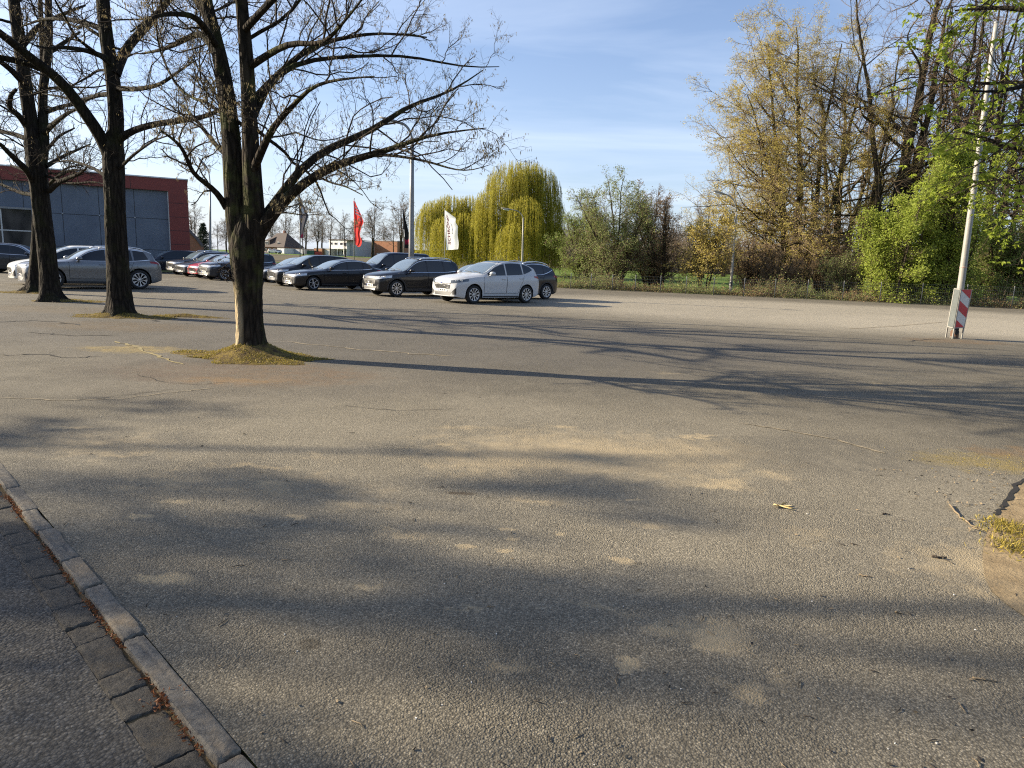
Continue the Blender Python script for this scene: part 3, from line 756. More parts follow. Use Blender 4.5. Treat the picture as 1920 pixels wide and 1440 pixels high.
# --- moss banks round the trunks
def mound(base, rx, ry, h, n, label, off=(0, 0), seed=1, rot=0.0):
    r = np.random.default_rng(seed); nr, na = 14, 48
    ph = r.random(5) * 6.28
    def edge_r(a): return 1 + .16 * np.sin(2*a + ph[0]) + .13 * np.sin(3*a + ph[1]) + .10 * np.sin(7*a + ph[2]) + .07 * np.sin(13*a + ph[3])
    cs, sn = math.cos(rot), math.sin(rot)
    def pt(q, a):
        R = q * edge_r(a); x = rx * R * np.cos(a); y = ry * R * np.sin(a)
        X = x * cs - y * sn + off[0]; Yy = x * sn + y * cs + off[1]
        dist = np.hypot(X, Yy)
        z = h * np.exp(-(dist / .42) ** 2) * (1 - q ** 3) + .03 * (1 - q ** 2) + .012 * np.sin(9*X + ph[1]) * np.sin(11*Yy + ph[2]) * (1 - q) 
        return np.stack([X, Yy, np.maximum(z, 0) + .002 - .008 * (q > .97)], -1)
    q, a = np.meshgrid(np.linspace(0, 1, nr), np.arange(na) * 2 * math.pi / na, indexing='ij')
    V = pt(q, a).reshape(-1, 3); V[:, 2] += r.normal(0, .004, len(V)) * (np.repeat(np.linspace(1, 0, nr), na))
    F = [(i*na + j, i*na + (j+1) % na, (i+1)*na + (j+1) % na, (i+1)*na + j) for i in range(nr-1) for j in range(na)]
    m = MB(); m.add(V, F, 1, True)
    qq = np.sqrt(r.random(n)); aa = r.random(n) * 6.28
    dens = np.sin(5 * qq * np.cos(aa) + ph[0]) * np.sin(6 * qq * np.sin(aa) + ph[4]) + r.normal(0, .35, n)
    keep = dens > .0; qq, aa = qq[keep], aa[keep]
    c = pt(qq * .98, aa); d = np.array([0, 0, 1.0]) + r.normal(0, .8, c.shape); d[:, 2] = np.abs(d[:, 2]) * .6 + .1
    V, F = leaf_quads(c, d, r.uniform(.012, .034, len(c)), .010, r); m.add(V, [F], 0)
    o = m.build('moss_bank', [M['moss'], M['mound_soil']], None, base)
    tag(o, label, 'moss', 'moss banks around the tree trunks', 'stuff')
    return o
t = NT('mound_soil')
c = t.mix(t.ramp(t.noise(9, 6, .7), [(.38, 0.0), (.66, 1.0)]), (.060, .042, .026), (.21, .155, .045))
M['mound_soil'] = t.done(c, .95, t.bump(t.noise(45, 5, .7), 1.0, .02), spec=.1)
mound(B1, 1.15, .66, .22, 9000, 'yellow green moss bank around the nearest trunk', (.02, -.12), 1)
mound(B2, 1.05, .6, .12, 4000, 'yellow moss bank around the trunk in front of the silver car', (.1, -.1), 2)
mound(B3, .9, .6, .10, 2200, 'yellow moss bank around the third trunk', (.35, .3), 3)
mound(B4, 1.0, .6, .08, 2000, 'yellow moss bank around the rearmost trunk of the row', (-.2, -.1), 4)
q = G(350, 594); mound((q[0], q[1], 0), .9, .22, .03, 1400, 'low strip of moss along the crack beside the second trunk', (0, 0), 6)

# ------------------------------------------------------------------ wild trees, shrubs, willows
def wild(root, h, r0, seed, stems, clear=.2, limb=(3, 5), el=(15, 60), counts=(16, 9, 7, 0), leaf=None, bark='bark_f', twig='twig_f', rt=(.03, .012, .007),
         bias=None, droop=0.0, wob=.16, leafname='foliage', lmaxs=(9, 2.6, 1.2, .5), k0=10):
    r = np.random.default_rng(seed)
    S = 12; A = []; tb = MB()
    for (dx, dy, lx, ly, hs, rs) in stems:
        n = 22; u = np.linspace(0, 1, n); hh = h * hs
        w = np.cumsum(r.normal(0, .006 * hh, (n, 2)), 0) * np.linspace(0, 1, n)[:, None]
        p = np.stack([dx + lx * u ** 1.3 + w[:, 0], dy + ly * u ** 1.3 + w[:, 1], -.1 + hh * u], 1)
        rr = r0 * rs * (1 - .9 * u ** .9) + .012
        V, F = rough_trunk(p, rr, k0, r, .06, .35); tb.add(V, [F], 0, True)
        m = counts[0]
        f = clear + (1 - clear) * (np.arange(m) + r.random(m)) / m * .97
        for q in f:
            i = min(int(q * (n - 1)), n - 2)
            A.append((p[i], rr[i], q))
    st = np.array([a[0] for a in A]); q = np.array([a[2] for a in A]); rs = np.array([a[1] for a in A])
    az = r.random(len(A)) * 6.28
    if bias is not None: az = np.where(r.random(len(A)) < bias[1], bias[0] + r.normal(0, .7, len(A)), az)
    e = np.radians(r.uniform(el[0], el[1], len(A)) * (.6 + .7 * q))
    d = np.stack([np.cos(az) * np.cos(e), np.sin(az) * np.cos(e), np.sin(e)], 1)
    ll = r.uniform(limb[0], limb[1], len(A)) * (1.1 - .62 * np.clip((q - clear) / (1 - clear), 0, 1) ** 1.5)
    pts = grow(st, d, ll, S, wob, (0, 0, .025 - droop), r); r1 = np.clip(rs * r.uniform(.28, .5, len(A)), .02, None)
    rad = taper(r1, S, .2)
    V, F = tubes(pts, rad, 6); tb.add(V, [F], 0, True)
    tb.build('trunk', M[bark], root)
    cr = MB()
    for lv, (n, ratio, SS) in enumerate(((counts[1], .42, 5), (counts[2], .5, 3), (counts[3], .55, 2))):
        if not n: break
        stt, d, l, r2 = children(pts, rad, n, .14 if lv == 0 else .1, 1.0, (28, 68), ratio, r, lmaxs[lv + 1])
        r2 = np.clip(r2, rt[lv] * .6, rt[lv] * 1.6)
        pts = grow(stt, d, l, SS, .2, (0, 0, .02 - droop), r); rad = taper(r2, SS, .45)
        V, F = tubes(pts, rad, 4 if lv == 0 else 3); cr.add(V, [F], 0, True)
    cr.build('crown', M[twig], root)
    if leaf:
        mat, n, L, W, spread, flat_ = leaf
        N = len(pts); i = r.integers(0, N, n); j = r.integers(1, pts.shape[1], n)
        c = pts[i, j] + r.normal(0, spread, (n, 3)) * np.array([1, 1, flat_])
        # thin clumps: leave some boughs emptier than others
        g = np.sin(c[:, 0] * 1.1 + seed) * np.sin(c[:, 1] * 1.3 + 2) * np.sin(c[:, 2] * 1.2 + 1) + r.normal(0, .35, n)
        c = c[g > -.42]
        d = rand_dir(len(c), r); d[:, 2] *= .6; d[:, 2] -= droop * 4
        lf = MB(); V, F = leaf_quads(c, d, r.uniform(L * .6, L * 1.3, len(c)), W, r); lf.add(V, [F])
        lf.build(leafname, M[mat], root)
    return root

def at(px, Y, py=None):
    q = P(px, py if py else 560, Y); return (float(q[0]), Y, rise(Y) - .03)
FOREST = 'tall trees of the wood behind the fence'
# the wide yellow-budding tree at the wood's left edge
yt = thing('budding_tree', 'wide many-stemmed tree full of yellow buds at the left edge of the wood', 'tree', at(1492, 59))
wild(yt, 22.6, .36, 21, [(0, 0, -1.6, .3, .96, 1.0), (.8, .5, .9, .8, .92, .85), (-.8, .4, -4.2, .2, .88, .8), (1.9, .8, 2.3, 0, .9, .9), (-.4, -.3, -5.0, -1.0, .70, .7)], .10, (5.6, 10.6), (4, 48),
     (26, 10, 6, 3), ('bud_yellow', 170000, .105, .05, .13, .45), rt=(.028, .013, .009), bias=(math.pi, .55), droop=.012, lmaxs=(9, 3.2, 1.5, .7))
yt2 = thing('budding_tree', 'slim mossy tree with thin yellow buds left of the big forked oak', 'tree', at(1606, 62))
wild(yt2, 21, .30, 22, [(0, 0, .4, 0, 1, 1), (.6, .6, 1.6, .5, .8, .6)], .2, (2.2, 4.6), (5, 50), (22, 8, 6, 0), ('bud_yellow', 22000, .12, .06, .12, .45), droop=.01)
# two prototypes of tall bare trees
big = thing('bare_oak', 'tallest bare tree of the wood, thick forked trunk reaching out of the picture', 'tree', at(1652, 57), 0.3, FOREST)
wild(big, 27, .60, 31, [(0, 0, .6, 0, 1, 1.0), (.85, .2, 3.2, .6, .93, .80), (-.3, .4, -3.0, .4, .88, .6)], .30, (6.0, 10.5), (14, 58), (17, 9, 6, 2), None, rt=(.032, .014, .010), lmaxs=(9, 3.4, 1.6, .8), wob=.19)
slim = thing('bare_tree', 'bundle of slim bare trunks behind the top of the green bush', 'tree', at(1752, 55), .2, FOREST)
wild(slim, 25, .30, 32, [(0, 0, -.6, 0, 1, 1), (.7, .3, .5, .4, .96, .9), (-.8, .2, -2.2, .3, .9, .8), (1.4, .2, 1.9, -.3, .94, .8), (.3, .9, .2, 1.5, .9, .8)], .24, (2.4, 5.0), (25, 70), (14, 7, 5, 2), None, rt=(.026, .012, .009), lmaxs=(9, 2.6, 1.3, .6))
def again(src, px, Y, rz, s, label, group=FOREST):
    c = copy_tree(src); c.location = at(px, Y); c.rotation_euler = (0, 0, rz); c.scale = (s, s, s * 1.0)
    c['label'] = label
    if group: c['group'] = group
    return c
again(slim, 1850, 56, 2.1, 1.02, 'clump of slim bare trunks right behind the leaning lamp pole')
again(slim, 1925, 50, 4.0, .95, 'clump of slim bare trunks at the right picture edge')
again(big, 1790, 64, 1.7, .95, 'big bare tree deep in the wood behind the bundle of slim trunks')
again(big, 1560, 70, 2.8, .78, 'bare tree deep in the wood behind the yellow-budding tree')
again(slim, 1690, 68, 1.0, .92, 'clump of bare trunks deep in the wood right of the big forked oak')
again(slim, 1900, 74, 5.2, 1.0, 'faraway bare clump behind the trunks at the right edge')
again(slim, 1600, 82, 3.3, .8, 'faraway bare clump left of the big forked oak')
again(big, 1990, 58, 4.4, 1.0, 'bare tree of the wood just past the right edge')

def shrub(name, label, loc, h, seed, nst, spread, counts, leaf, group=None, twig='twig_f', rt=(.02, .010, .007), lean=(0, 0), r0=.07, el=(20, 70), clear=.12, limb=None, droop=0.0, bark='bark_f'):
    r = np.random.default_rng(seed)
    root = thing(name, label, 'shrub' if 'tree' not in name else 'tree', loc, 0, group)
    st = []
    for i in range(nst):
        a = 6.28 * (i + r.random()) / nst; q = spread * r.uniform(.25, 1)
        st.append((.12 * spread * math.cos(a), .12 * spread * math.sin(a), q * math.cos(a) + lean[0], q * math.sin(a) * .8 + lean[1], r.uniform(.62, 1.0), r.uniform(.6, 1.1)))
    wild(root, h, r0, seed, st, clear, limb or (h * .22, h * .40), el, counts, leaf, rt=rt, twig=twig, droop=droop, k0=7, bark=bark, lmaxs=(9, 1.8, .9, .45))
    return root
# the fresh green bush behind the fence (three clumps grown together, the right one tallest)
gp = at(1722, 44.6)
gb = thing('green_bush', 'huge fresh green bush behind the fence, left of the leaning lamp pole', 'shrub', gp)
_st = []
r = np.random.default_rng(41)
for i in range(26):
    x = r.uniform(-4.3, 3.6); hs = np.interp(x, [-4.4, -3, -1.5, 0, 1.5, 2.6, 3.8], [.40, .55, .64, .76, .92, 1.0, .72]) * r.uniform(.84, 1.04)
    _st.append((x * .75, r.uniform(-.6, 1.5), x * .22 + r.normal(0, .5), r.normal(0, .8), hs, r.uniform(.5, 1.0)))
wild(gb, 11.4, .085, 41, _st, .03, (1.1, 2.1), (5, 65), (17, 7, 5, 0), ('bush_green', 100000, .15, .085, .20, .9), rt=(.012, .008, .006), k0=6, lmaxs=(3, 1.2, .6, .3))
gb2 = shrub('dark_shrub', 'darker green shrub in the shade right of the leaning lamp pole', at(1868, 47), 6.4, 42, 12, 2.6, (13, 7, 5, 0), ('shrub_green', 26000, .13, .075, .14, .8))
shrub('dark_shrub', 'brownish green shrub under the trees at the right picture edge', at(1945, 46), 5.0, 43, 10, 2.6, (12, 7, 5, 0), ('shrub_green', 13000, .13, .07, .14, .8))
# shrubs and small trees left of the wood
shrub('small_tree', 'round grey-green tree with short dark trunk next to the willow', at(1153, 52), 8.3, 44, 9, 2.9, (15, 9, 6, 0), ('shrub_grey', 30000, .12, .055, .14, .7), r0=.13)
shrub('small_tree', 'leaning thin tree with few dry leaves, right of the round grey-green tree', at(1236, 53), 7.6, 45, 6, 2.1, (14, 8, 6, 0), ('dry_leaf', 5200, .12, .05, .12, .7), lean=(-.9, 0), r0=.12)
shrub('shrub', 'soft green shrub between the large willow and the round grey-green tree', at(1092, 56), 6.2, 46, 11, 2.6, (14, 8, 6, 0), ('shrub_green', 27000, .11, .05, .14, .7))
shrub('shrub', 'brown twiggy shrub with dry leaves under the leaning thin tree', at(1215, 55), 4.6, 47, 12, 2.6, (13, 8, 6, 0), ('dry_leaf', 6000, .11, .05, .14, .7))
shrub('young_tree', 'young yellow-leaved tree left of the curved lamp behind the fence', at(1318, 50), 6.4, 48, 6, 2.4, (15, 8, 5, 0), ('bud_yellow', 15000, .13, .06, .13, .5), r0=.06, clear=.2, droop=.01)
shrub('shrub', 'brown bare shrub behind the curved lamp', at(1400, 54), 4.4, 49, 12, 2.6, (13, 8, 6, 0), ('dry_leaf', 5200, .11, .05, .14, .7))
shrub('shrub', 'dry twiggy shrub at the foot of the wide yellow tree', at(1455, 50), 3.4, 50, 12, 2.3, (12, 8, 5, 0), ('dry_leaf', 4200, .10, .05, .12, .7))
shrub('shrub', 'low green-brown shrub at the left foot of the big green bush', at(1575, 47.5), 3.3, 51, 12, 2.0, (12, 7, 5, 0), ('shrub_grey', 6500, .10, .05, .12, .7))
shrub('shrub', 'brown undergrowth shrub between the yellow tree and the green bush', at(1540, 54), 5.4, 52, 11, 2.4, (13, 8, 6, 0), ('dry_leaf', 6500, .11, .05, .14, .7))

# brambles and dead stalks along the foot of the fence: one mass
def scrub(name, label, n, seed, mats):
    r = np.random.default_rng(seed)
    u = r.random(n); x = 3.0 + u * 31.0; y0 = np.interp(x, [2.7, 19, 30, 36], [48.9, 45.5, 42.3, 40.6]); y = y0 + np.abs(r.normal(0, .9, n)) + .05
    hmax = .40 + .75 * (.5 + .5 * np.sin(x * 1.1 + 1)) * (.6 + .4 * np.sin(x * .43)) * np.clip((26 - x) / 8, .35, 1)
    st = np.stack([x, y, np.full(n, -.05)], 1); d = np.array([0, 0, 1.0]) + r.normal(0, .6, (n, 3)); d[:, 2] = np.abs(d[:, 2])
    pts = grow(st, d, hmax * r.uniform(.7, 1.9, n), 5, .25, (0, 0, -.14), r)
    m = MB(); V, F = tubes(pts, taper(np.full(n, .009), 5), 3); m.add(V, [F], 0, True)
    c = pts[:, 1:].reshape(-1, 3); c = np.repeat(c, 2, 0) + r.normal(0, .06, (len(c) * 2, 3)); c[:, 2] = np.maximum(c[:, 2], .01)
    half = r.random(len(c)) < np.clip(.35 + .3 * np.sin(c[:, 0] * .9), .1, .8)
    for k, sel in ((1, half), (2, ~half)):
        V, F = leaf_quads(c[sel], rand_dir(sel.sum(), r), r.uniform(.05, .12, sel.sum()), .05, r); m.add(V, [F], k)
    o = m.build(name, mats); tag(o, label, 'undergrowth', None, 'stuff'); return o
scrub('undergrowth', 'brown brambles and dead stalks along the foot of the fence', 5200, 60, [M['twig_f'], M['dry_leaf'], M['shrub_grey']])

# --- weeping willows
def willow(label, px, Y, lobes, trunk_h, seed, nstr, zlow=.9):
    r = np.random.default_rng(seed)
    loc = at(px, Y); root = thing('weeping_willow', label, 'tree', loc, 0, 'weeping willows behind the parked cars')
    b = np.array(loc)
    tb = MB(); n = 16; u = np.linspace(0, 1, n)
    p = np.stack([.5 * np.sin(2 * u), .2 * np.sin(3 * u), -.1 + trunk_h * u], 1)
    V, F = rough_trunk(p, .55 * (1 - .55 * u), 14, r, .08, .4); tb.add(V, [F], 0, True)
    C = []; 
    for (lx, ly, dy, rp) in lobes:
        c = P(lx, ly, Y + dy) - b; R = rp * 1.12 * Y / FPX; C.append((c, R))
        a = p[int(n * .6)]; q = np.stack([a + (c - a) * t + np.array([0, 0, .8 * math.sin(3.14 * t)]) for t in np.linspace(0, 1, 9)])
        V, F = tubes(q[None], np.linspace(.22, .05, 9)[None], 7); tb.add(V, [F], 0, True)
        m = 12; d = rand_dir(m, r); d[:, 2] = np.abs(d[:, 2]) * .8
        bp = grow(np.repeat(q[6][None], m, 0), d, np.full(m, R * 1.1), 6, .15, (0, 0, .02), r)
        V, F = tubes(bp, taper(np.full(m, .05), 6), 5); tb.add(V, [F], 0, True)
    tb.build('trunk', M['bark_f'], root)
    w = np.array([R * R for _, R in C]); w /= w.sum()
    which = r.choice(len(C), nstr, p=w); cen = np.array([C[i][0] for i in which]); RR = np.array([C[i][1] for i in which])
    d = rand_dir(nstr, r); d[:, 2] = np.abs(d[:, 2]) * .9 + .05; d = nrm(d)
    # strands gather in curtains
    az = np.arctan2(d[:, 1], d[:, 0]); az = az + .19 * np.sin(az * 9 + which * 2.1); hr = np.hypot(d[:, 0], d[:, 1])
    d[:, 0] = hr * np.cos(az); d[:, 1] = hr * np.sin(az)
    st = cen + d * (RR * r.uniform(.78, 1.03, nstr))[:, None]
    gap = np.sin(az * 5 + which * 1.7) * np.sin(4.1 * d[:, 2] + which) + r.normal(0, .25, nstr); st[gap < -.85] = cen[gap < -.85] + (d * (RR * .55)[:, None])[gap < -.85]
    drop = np.minimum(st[:, 2] - zlow * r.uniform(.4, 1.8, nstr), RR * r.uniform(1.0, 3.4, nstr) + .8)
    drop = np.maximum(drop, .6)
    S = 10; pts = np.empty((nstr, S + 1, 3)); sw = r.normal(0, .10, (nstr, 2)) + np.array([.05, 0])
    for k in range(S + 1):
        u = k / S
        out = (.55 * (1 - np.exp(-3 * u)))
        pts[:, k, 0] = st[:, 0] + d[:, 0] * out * .8 + sw[:, 0] * u * u * drop * .35
        pts[:, k, 1] = st[:, 1] + d[:, 1] * out * .8 + sw[:, 1] * u * u * drop * .35
        pts[:, k, 2] = st[:, 2] + .22 * math.sin(min(u * 9, 3.14)) - drop * u ** 1.12
    cr = MB(); V, F = tubes(pts, taper(np.full(nstr, .010), S, .5), 3); cr.add(V, [F], 0, True)
    cr.build('crown', M['willow'], root)
    m = 15; f = r.random((nstr, m)) * (S - .01); i = f.astype(int); ww = (f - i)[..., None]; ii = np.arange(nstr)[:, None]
    c = (pts[ii, i] * (1 - ww) + pts[ii, i + 1] * ww).reshape(-1, 3); dd = np.repeat(np.array([[0, 0, -1.0]]), len(c), 0) + r.normal(0, .35, (len(c), 3))
    lf = MB(); V, F = leaf_quads(c, dd, r.uniform(.16, .36, len(c)), .045, r); lf.add(V, [F]); lf.build('foliage', M['willow'], root)
    return root
willow('large weeping willow, yellow-green dome behind the white car', 975, 84,
       [(962, 352, 0, 44), (1004, 356, 1, 42), (985, 338, .5, 34), (928, 388, -1, 34), (1026, 392, 0, 28), (985, 396, -4.0, 26), (962, 446, -5.0, 24), (940, 430, -1, 32), (1014, 436, 2, 32), (1030, 440, 0, 24), (985, 440, -3.5, 22), (908, 412, -1, 20)], 6.5, 71, 5200)
willow('smaller weeping willow with a flat top behind the white flag', 848, 88,
       [(846, 400, 0, 32), (818, 402, 0, 26), (882, 400, 1, 30), (866, 426, -3, 26), (803, 418, -1, 22), (905, 418, -1, 26), (835, 430, -3.5, 22), (885, 440, -3, 22)], 4.5, 72, 3600)

# --- far bare trees, conifer
FAR = 'bare trees far behind the field'
fp = []
for i, (hh, sd, stems) in enumerate(((14, 81, [(0, 0, .3, 0, 1, 1)]), (13, 82, [(0, 0, .6, 0, 1, 1), (.3, 0, -1.6, .3, .9, .8), (-.3, .2, 1.5, .2, .9, .7)]))):
    fp.append((hh, stems, sd))
def far_tree(i, label, px, Y, h, rz, first=[None, None]):
    if first[i] is None:
        hh, stems, sd = fp[i]
        rt = thing('bare_tree', label, 'tree', at(px, Y), rz, FAR)
        wild(rt, hh, .26, sd, stems, .34, (3.8, 6.4), (20, 66), (16 if i == 0 else 12, 8, 6, 0), None, rt=(.05, .032, .02), bark='bark_f', twig='twig_far', k0=7, lmaxs=(9, 2.2, 1.1, .5))
        first[i] = (rt, hh); c = rt
    else:
        c = copy_tree(first[i][0]); c['label'] = label; c.location = at(px, Y); c.rotation_euler = (0, 0, rz)
    s = h / first[i][1]; c.scale = (s, s, s); return c
far_tree(0, 'thin tree with a slightly bent trunk left of the white block house', 620, 216, 13.0, .5)
far_tree(0, 'thin tree standing in front of the white block house', 648, 212, 12.5, 2.1)
far_tree(0, 'leaning thin tree in front of the white garages', 570, 214, 11, 3.5)
far_tree(1, 'bushy bare tree between the garages and the thin bent tree', 596, 236, 13.5, .2)
far_tree(1, 'full rounded bare tree right of the red flag', 699, 226, 16, 1.2)
far_tree(1, 'tall bare tree behind the black flag', 752, 250, 20, 2.4)
far_tree(0, 'small bare tree in front of the brick hall', 737, 222, 11, 4.4)
far_tree(1, 'bare tree behind the dark-roofed house', 540, 330, 17, 3.0)
far_tree(1, 'bare tree just right of the brick gable on the left', 368, 120, 8.2, .9)
far_tree(0, 'small bare tree right of the conifer', 412, 120, 5.5, 1.5)
far_tree(1, 'bare tree seen between the conifer and the nearest trunk', 428, 190, 9.5, 2.2)
far_tree(1, 'bare tree seen just right of the nearest trunk', 512, 300, 15, 5.1)
for i, (px, Y, h, rz) in enumerate(((575, 320, 15, 1), (605, 340, 16, 2), (640, 330, 13, 3), (665, 345, 14, 4), (720, 340, 15, 5))):
    far_tree(1, ['hazy bare tree behind the garages', 'hazy bare tree behind the low brick wall', 'hazy bare tree behind the white block house', 'hazy bare tree between block house and brick hall', 'hazy bare tree behind the brick hall'][i], px, Y, h, rz)
# brown belt of bare trees across the meadow
BELT = 'bare trees across the meadow'
bl = ['behind the right side of the willow', 'behind the soft green shrub', 'behind the round grey-green tree', 'left of the leaning thin tree', 'behind the leaning thin tree', 'right of the leaning thin tree',
      'left of the young yellow tree', 'behind the young yellow tree', 'left of the curved lamp', 'behind the curved lamp', 'right of the curved lamp', 'behind the left limbs of the wide yellow tree', 'behind the trunks of the wide yellow tree', 'behind the undergrowth right of the wide yellow tree']
r = np.random.default_rng(90)
for i, t_ in enumerate(bl):
    px = 1050 + i * 39 + r.uniform(-12, 12)
    c = far_tree(int(i % 3 != 0), 'brown bare tree across the meadow, ' + t_, px, float(r.uniform(98, 140)), float(r.uniform(8.5, 11.5)), float(r.random() * 6)); c['group'] = BELT
def far_wood():
    r = np.random.default_rng(91); n = 9000
    x = r.uniform(5, 130, n); y = r.uniform(150, 185, n); hh = 6.5 + 2.0 * np.sin(x * .21) + 1.2 * np.sin(x * .53 + 1) + r.uniform(-1.5, 1.2, n)
    st = np.stack([x, y, np.array([rise(v) for v in y])], 1); d = np.array([0, 0, 1.0]) + r.normal(0, .22, (n, 3))
    p = grow(st, d, hh, 4, .15, (0, 0, .05), r); m = MB(); V, F = tubes(p, taper(np.full(n, .07), 4, .3), 3); m.add(V, [F], 0, True)
    s2, d2, l2, r2 = children(p, taper(np.full(n, .05), 4, .3), 3, .2, 1, (25, 60), .35, r)
    p = grow(s2, d2, l2, 2, .2, (0, 0, .03), r); V, F = tubes(p, taper(np.full(len(p), .035), 2, .4), 3); m.add(V, [F], 0, True)
    tag(m.build('far_wood', M['twig_far']), 'brown bare wood on the far side of the meadow', 'wood', None, 'stuff')
far_wood()
def conifer(label, px, Y, h):
    r = np.random.default_rng(95); root = thing('conifer', label, 'tree', at(px, Y))
    m = MB(); m.tube([(0, 0, -.1), (0, 0, h * .5), (0, 0, h)], [.16, .09, .01], 7); m.build('trunk', M['bark_f'], root)
    n = 260; u = np.sort(r.random(n)) ; z = h * (.10 + .88 * u); L = (1 - u) ** .85 * h * .27 * r.uniform(.7, 1.15, n) + .12
    az = r.random(n) * 6.28; st = np.stack([0 * z, 0 * z, z], 1); d = np.stack([np.cos(az), np.sin(az), np.full(n, .15)], 1)
    p = grow(st, d, L, 5, .06, (0, 0, -.07), r); m = MB(); V, F = tubes(p, taper(np.full(n, .022), 5), 3); m.add(V, [F], 0, True)
    c = np.repeat(p[:, 1:].reshape(-1, 3), 7, 0) + r.normal(0, .07, (n * 35, 3)); dd = np.repeat(p[:, 1:] - p[:, :-1], 7, 1).reshape(-1, 3); dd = nrm(dd) + r.normal(0, .5, dd.shape); dd[:, 2] -= .35
    V, F = leaf_quads(c, dd, r.uniform(.12, .30, len(c)), .07, r); m.add(V, [F], 1)
    m.build('crown', [M['bark_f'], M['conifer']], root)
conifer('dark green conifer beside the brick gable', 386, 118, 5.9)

# ================================================================== BUILDINGS
def brick_mat(name, c1, c2, mortar, sx=4.0, sy=13.0):
    t = NT(name)
    b = t.n.new('ShaderNodeTexBrick'); p = t.pos(True)
    sp = t.n.new('ShaderNodeSeparateXYZ'); t.l.new(p, sp.inputs[0])
    cb = t.n.new('ShaderNodeCombineXYZ'); t.l.new(t.math('ADD', sp.outputs['X'], sp.outputs['Y']), cb.inputs[0]); t.l.new(sp.outputs['Z'], cb.inputs[1])
    t.l.new(cb.outputs[0], b.inputs['Vector'])
    t.setin(b.inputs['Color1'], c1); t.setin(b.inputs['Color2'], c2); t.setin(b.inputs['Mortar'], mortar)
    b.inputs['Scale'].default_value = 1.0; b.inputs['Brick Width'].default_value = .25; b.inputs['Row Height'].default_value = .083; b.inputs['Mortar Size'].default_value = .008
    return t.done(b.outputs[0], .9, spec=.2)
M['brick_o'] = brick_mat('orange_brick', (.36, .145, .07), (.28, .11, .055), (.30, .24, .18))
M['brick_d'] = brick_mat('gable_brick', (.24, .105, .075), (.19, .085, .06), (.2, .16, .13))
M['tile'] = flat('dark_roof_tile', (.060, .042, .035), .8, var=.25, scale=3, bump=.4)
M['render_w'] = flat('white_render', (.72, .70, .65), .9, var=.06, scale=1.2)
M['render_g'] = flat('grey_render', (.40, .41, .43), .9, var=.08)
M['win_dark'] = flat('window_glass', (.012, .014, .017), .06, spec=.4)
M['white_p'] = flat('white_paint', (.75, .74, .71), .5)
M['alu'] = flat('aluminium', (.42, .43, .45), .4, .7)
M['galv'] = flat('galvanised_steel', (.20, .205, .21), .5, .35, var=.16, scale=9)
M['galv_l'] = flat('painted_pole', (.27, .26, .23), .55, .1, var=.12, scale=5)
t = NT('facade_grey'); p = t.pos(True)
c = t.ramp(t.noise(.55, 6, .6), [(.3, (.085, .104, .140)), (.7, (.125, .150, .190))])
c = t.mix(t.ramp(t.noise(1.3, 6, .75, t.mapping(p, (1, 1, .25))), [(.55, 0.0), (.75, .5)]), c, (.17, .20, .24))
M['facade'] = t.done(c, .5, spec=.35)
M['facade_red'] = flat('facade_red', (.17, .028, .020), .6, var=.12, scale=.8)
M['joint'] = flat('joint_dark', (.018, .018, .020), .8)

# --- showroom hall at the left: red frame round grey panels
c0 = P(351, 338, 56.6)
fo = (float(c0[0]), 56.6, 0.0)
FH = float(c0[2])
ang = math.atan2(-5.6, -11.4)                       # from the right-hand corner leftwards
hall = thing('showroom', 'grey panelled hall with a broad dark red frame at the left', 'building', fo, ang)
U = 36.0                                              # facade length; local x runs left, local +y points to the viewer's side
sgn = 1.0
nvec = Vector((0.44, -0.897)); lx = Vector((math.cos(ang), math.sin(ang))); ly = Vector((-math.sin(ang), math.cos(ang)))
sgn = 1.0 if nvec.dot(ly) > 0 else -1.0              # local y direction of the street side
def fb(mb, x0, x1, z0, z1, d0, d1, mi=0):
    mb.box(((x0 + x1) / 2, sgn * (d0 + d1) / 2, (z0 + z1) / 2), (x1 - x0, abs(d1 - d0), z1 - z0), 0, mi)
def wz(py, px): return float(P(px, py, 56.6)[2])
colw = 1.42
band = .95
m = MB(); fb(m, colw, U, 0, FH - band, -12, -.35); m.build('wall', M['facade'], hall)
m = MB(); fb(m, 0, U, FH - band, FH, -12.2, 0); fb(m, 0, colw, 0, FH - band, -12.2, 0)
m.build('red_frame', M['facade_red'], hall)
m = MB(); fb(m, -.06, U + .06, FH, FH + .09, -12.3, .06); m.build('roof_edge', M['alu'], hall)
for z in (FH * .14, FH * .29, FH * .44, FH * .59, FH * .74): m = MB(); fb(m, 0.02, colw - .02, z, z + .03, -.01, .004); m.build('panel_joint', M['joint'], hall)
for x in (colw + 2.6, colw + 5.2, colw + 7.8): m = MB(); fb(m, x, x + .03, FH - band + .02, FH - .02, -.01, .004); m.build('panel_joint', M['joint'], hall)
m = MB()
for k in range(1, 15): fb(m, colw + 2.42 * k, colw + 2.42 * k + .035, .05, FH - band - .02, -.36, -.345)
for z in (FH * .22, FH * .56): fb(m, colw + .02, U, z, z + .035, -.36, -.342)
m.build('grey_panel_joint', M['joint'], hall)
m = MB(); fb(m, colw, colw + .07, 0, FH - band, -.35, -.28); m.build('corner_trim', M['alu'], hall)
for k in range(1, 7):
    for z in (FH * .225, FH * .565): m = MB(); m.disc_lathe([(.06, 0), (.05, .03), (0, .03)], (colw + 2.42 * k + .02, sgn * -.34, z), (0, sgn, 0), 10); m.build('panel_bolt', M['alu'], hall)
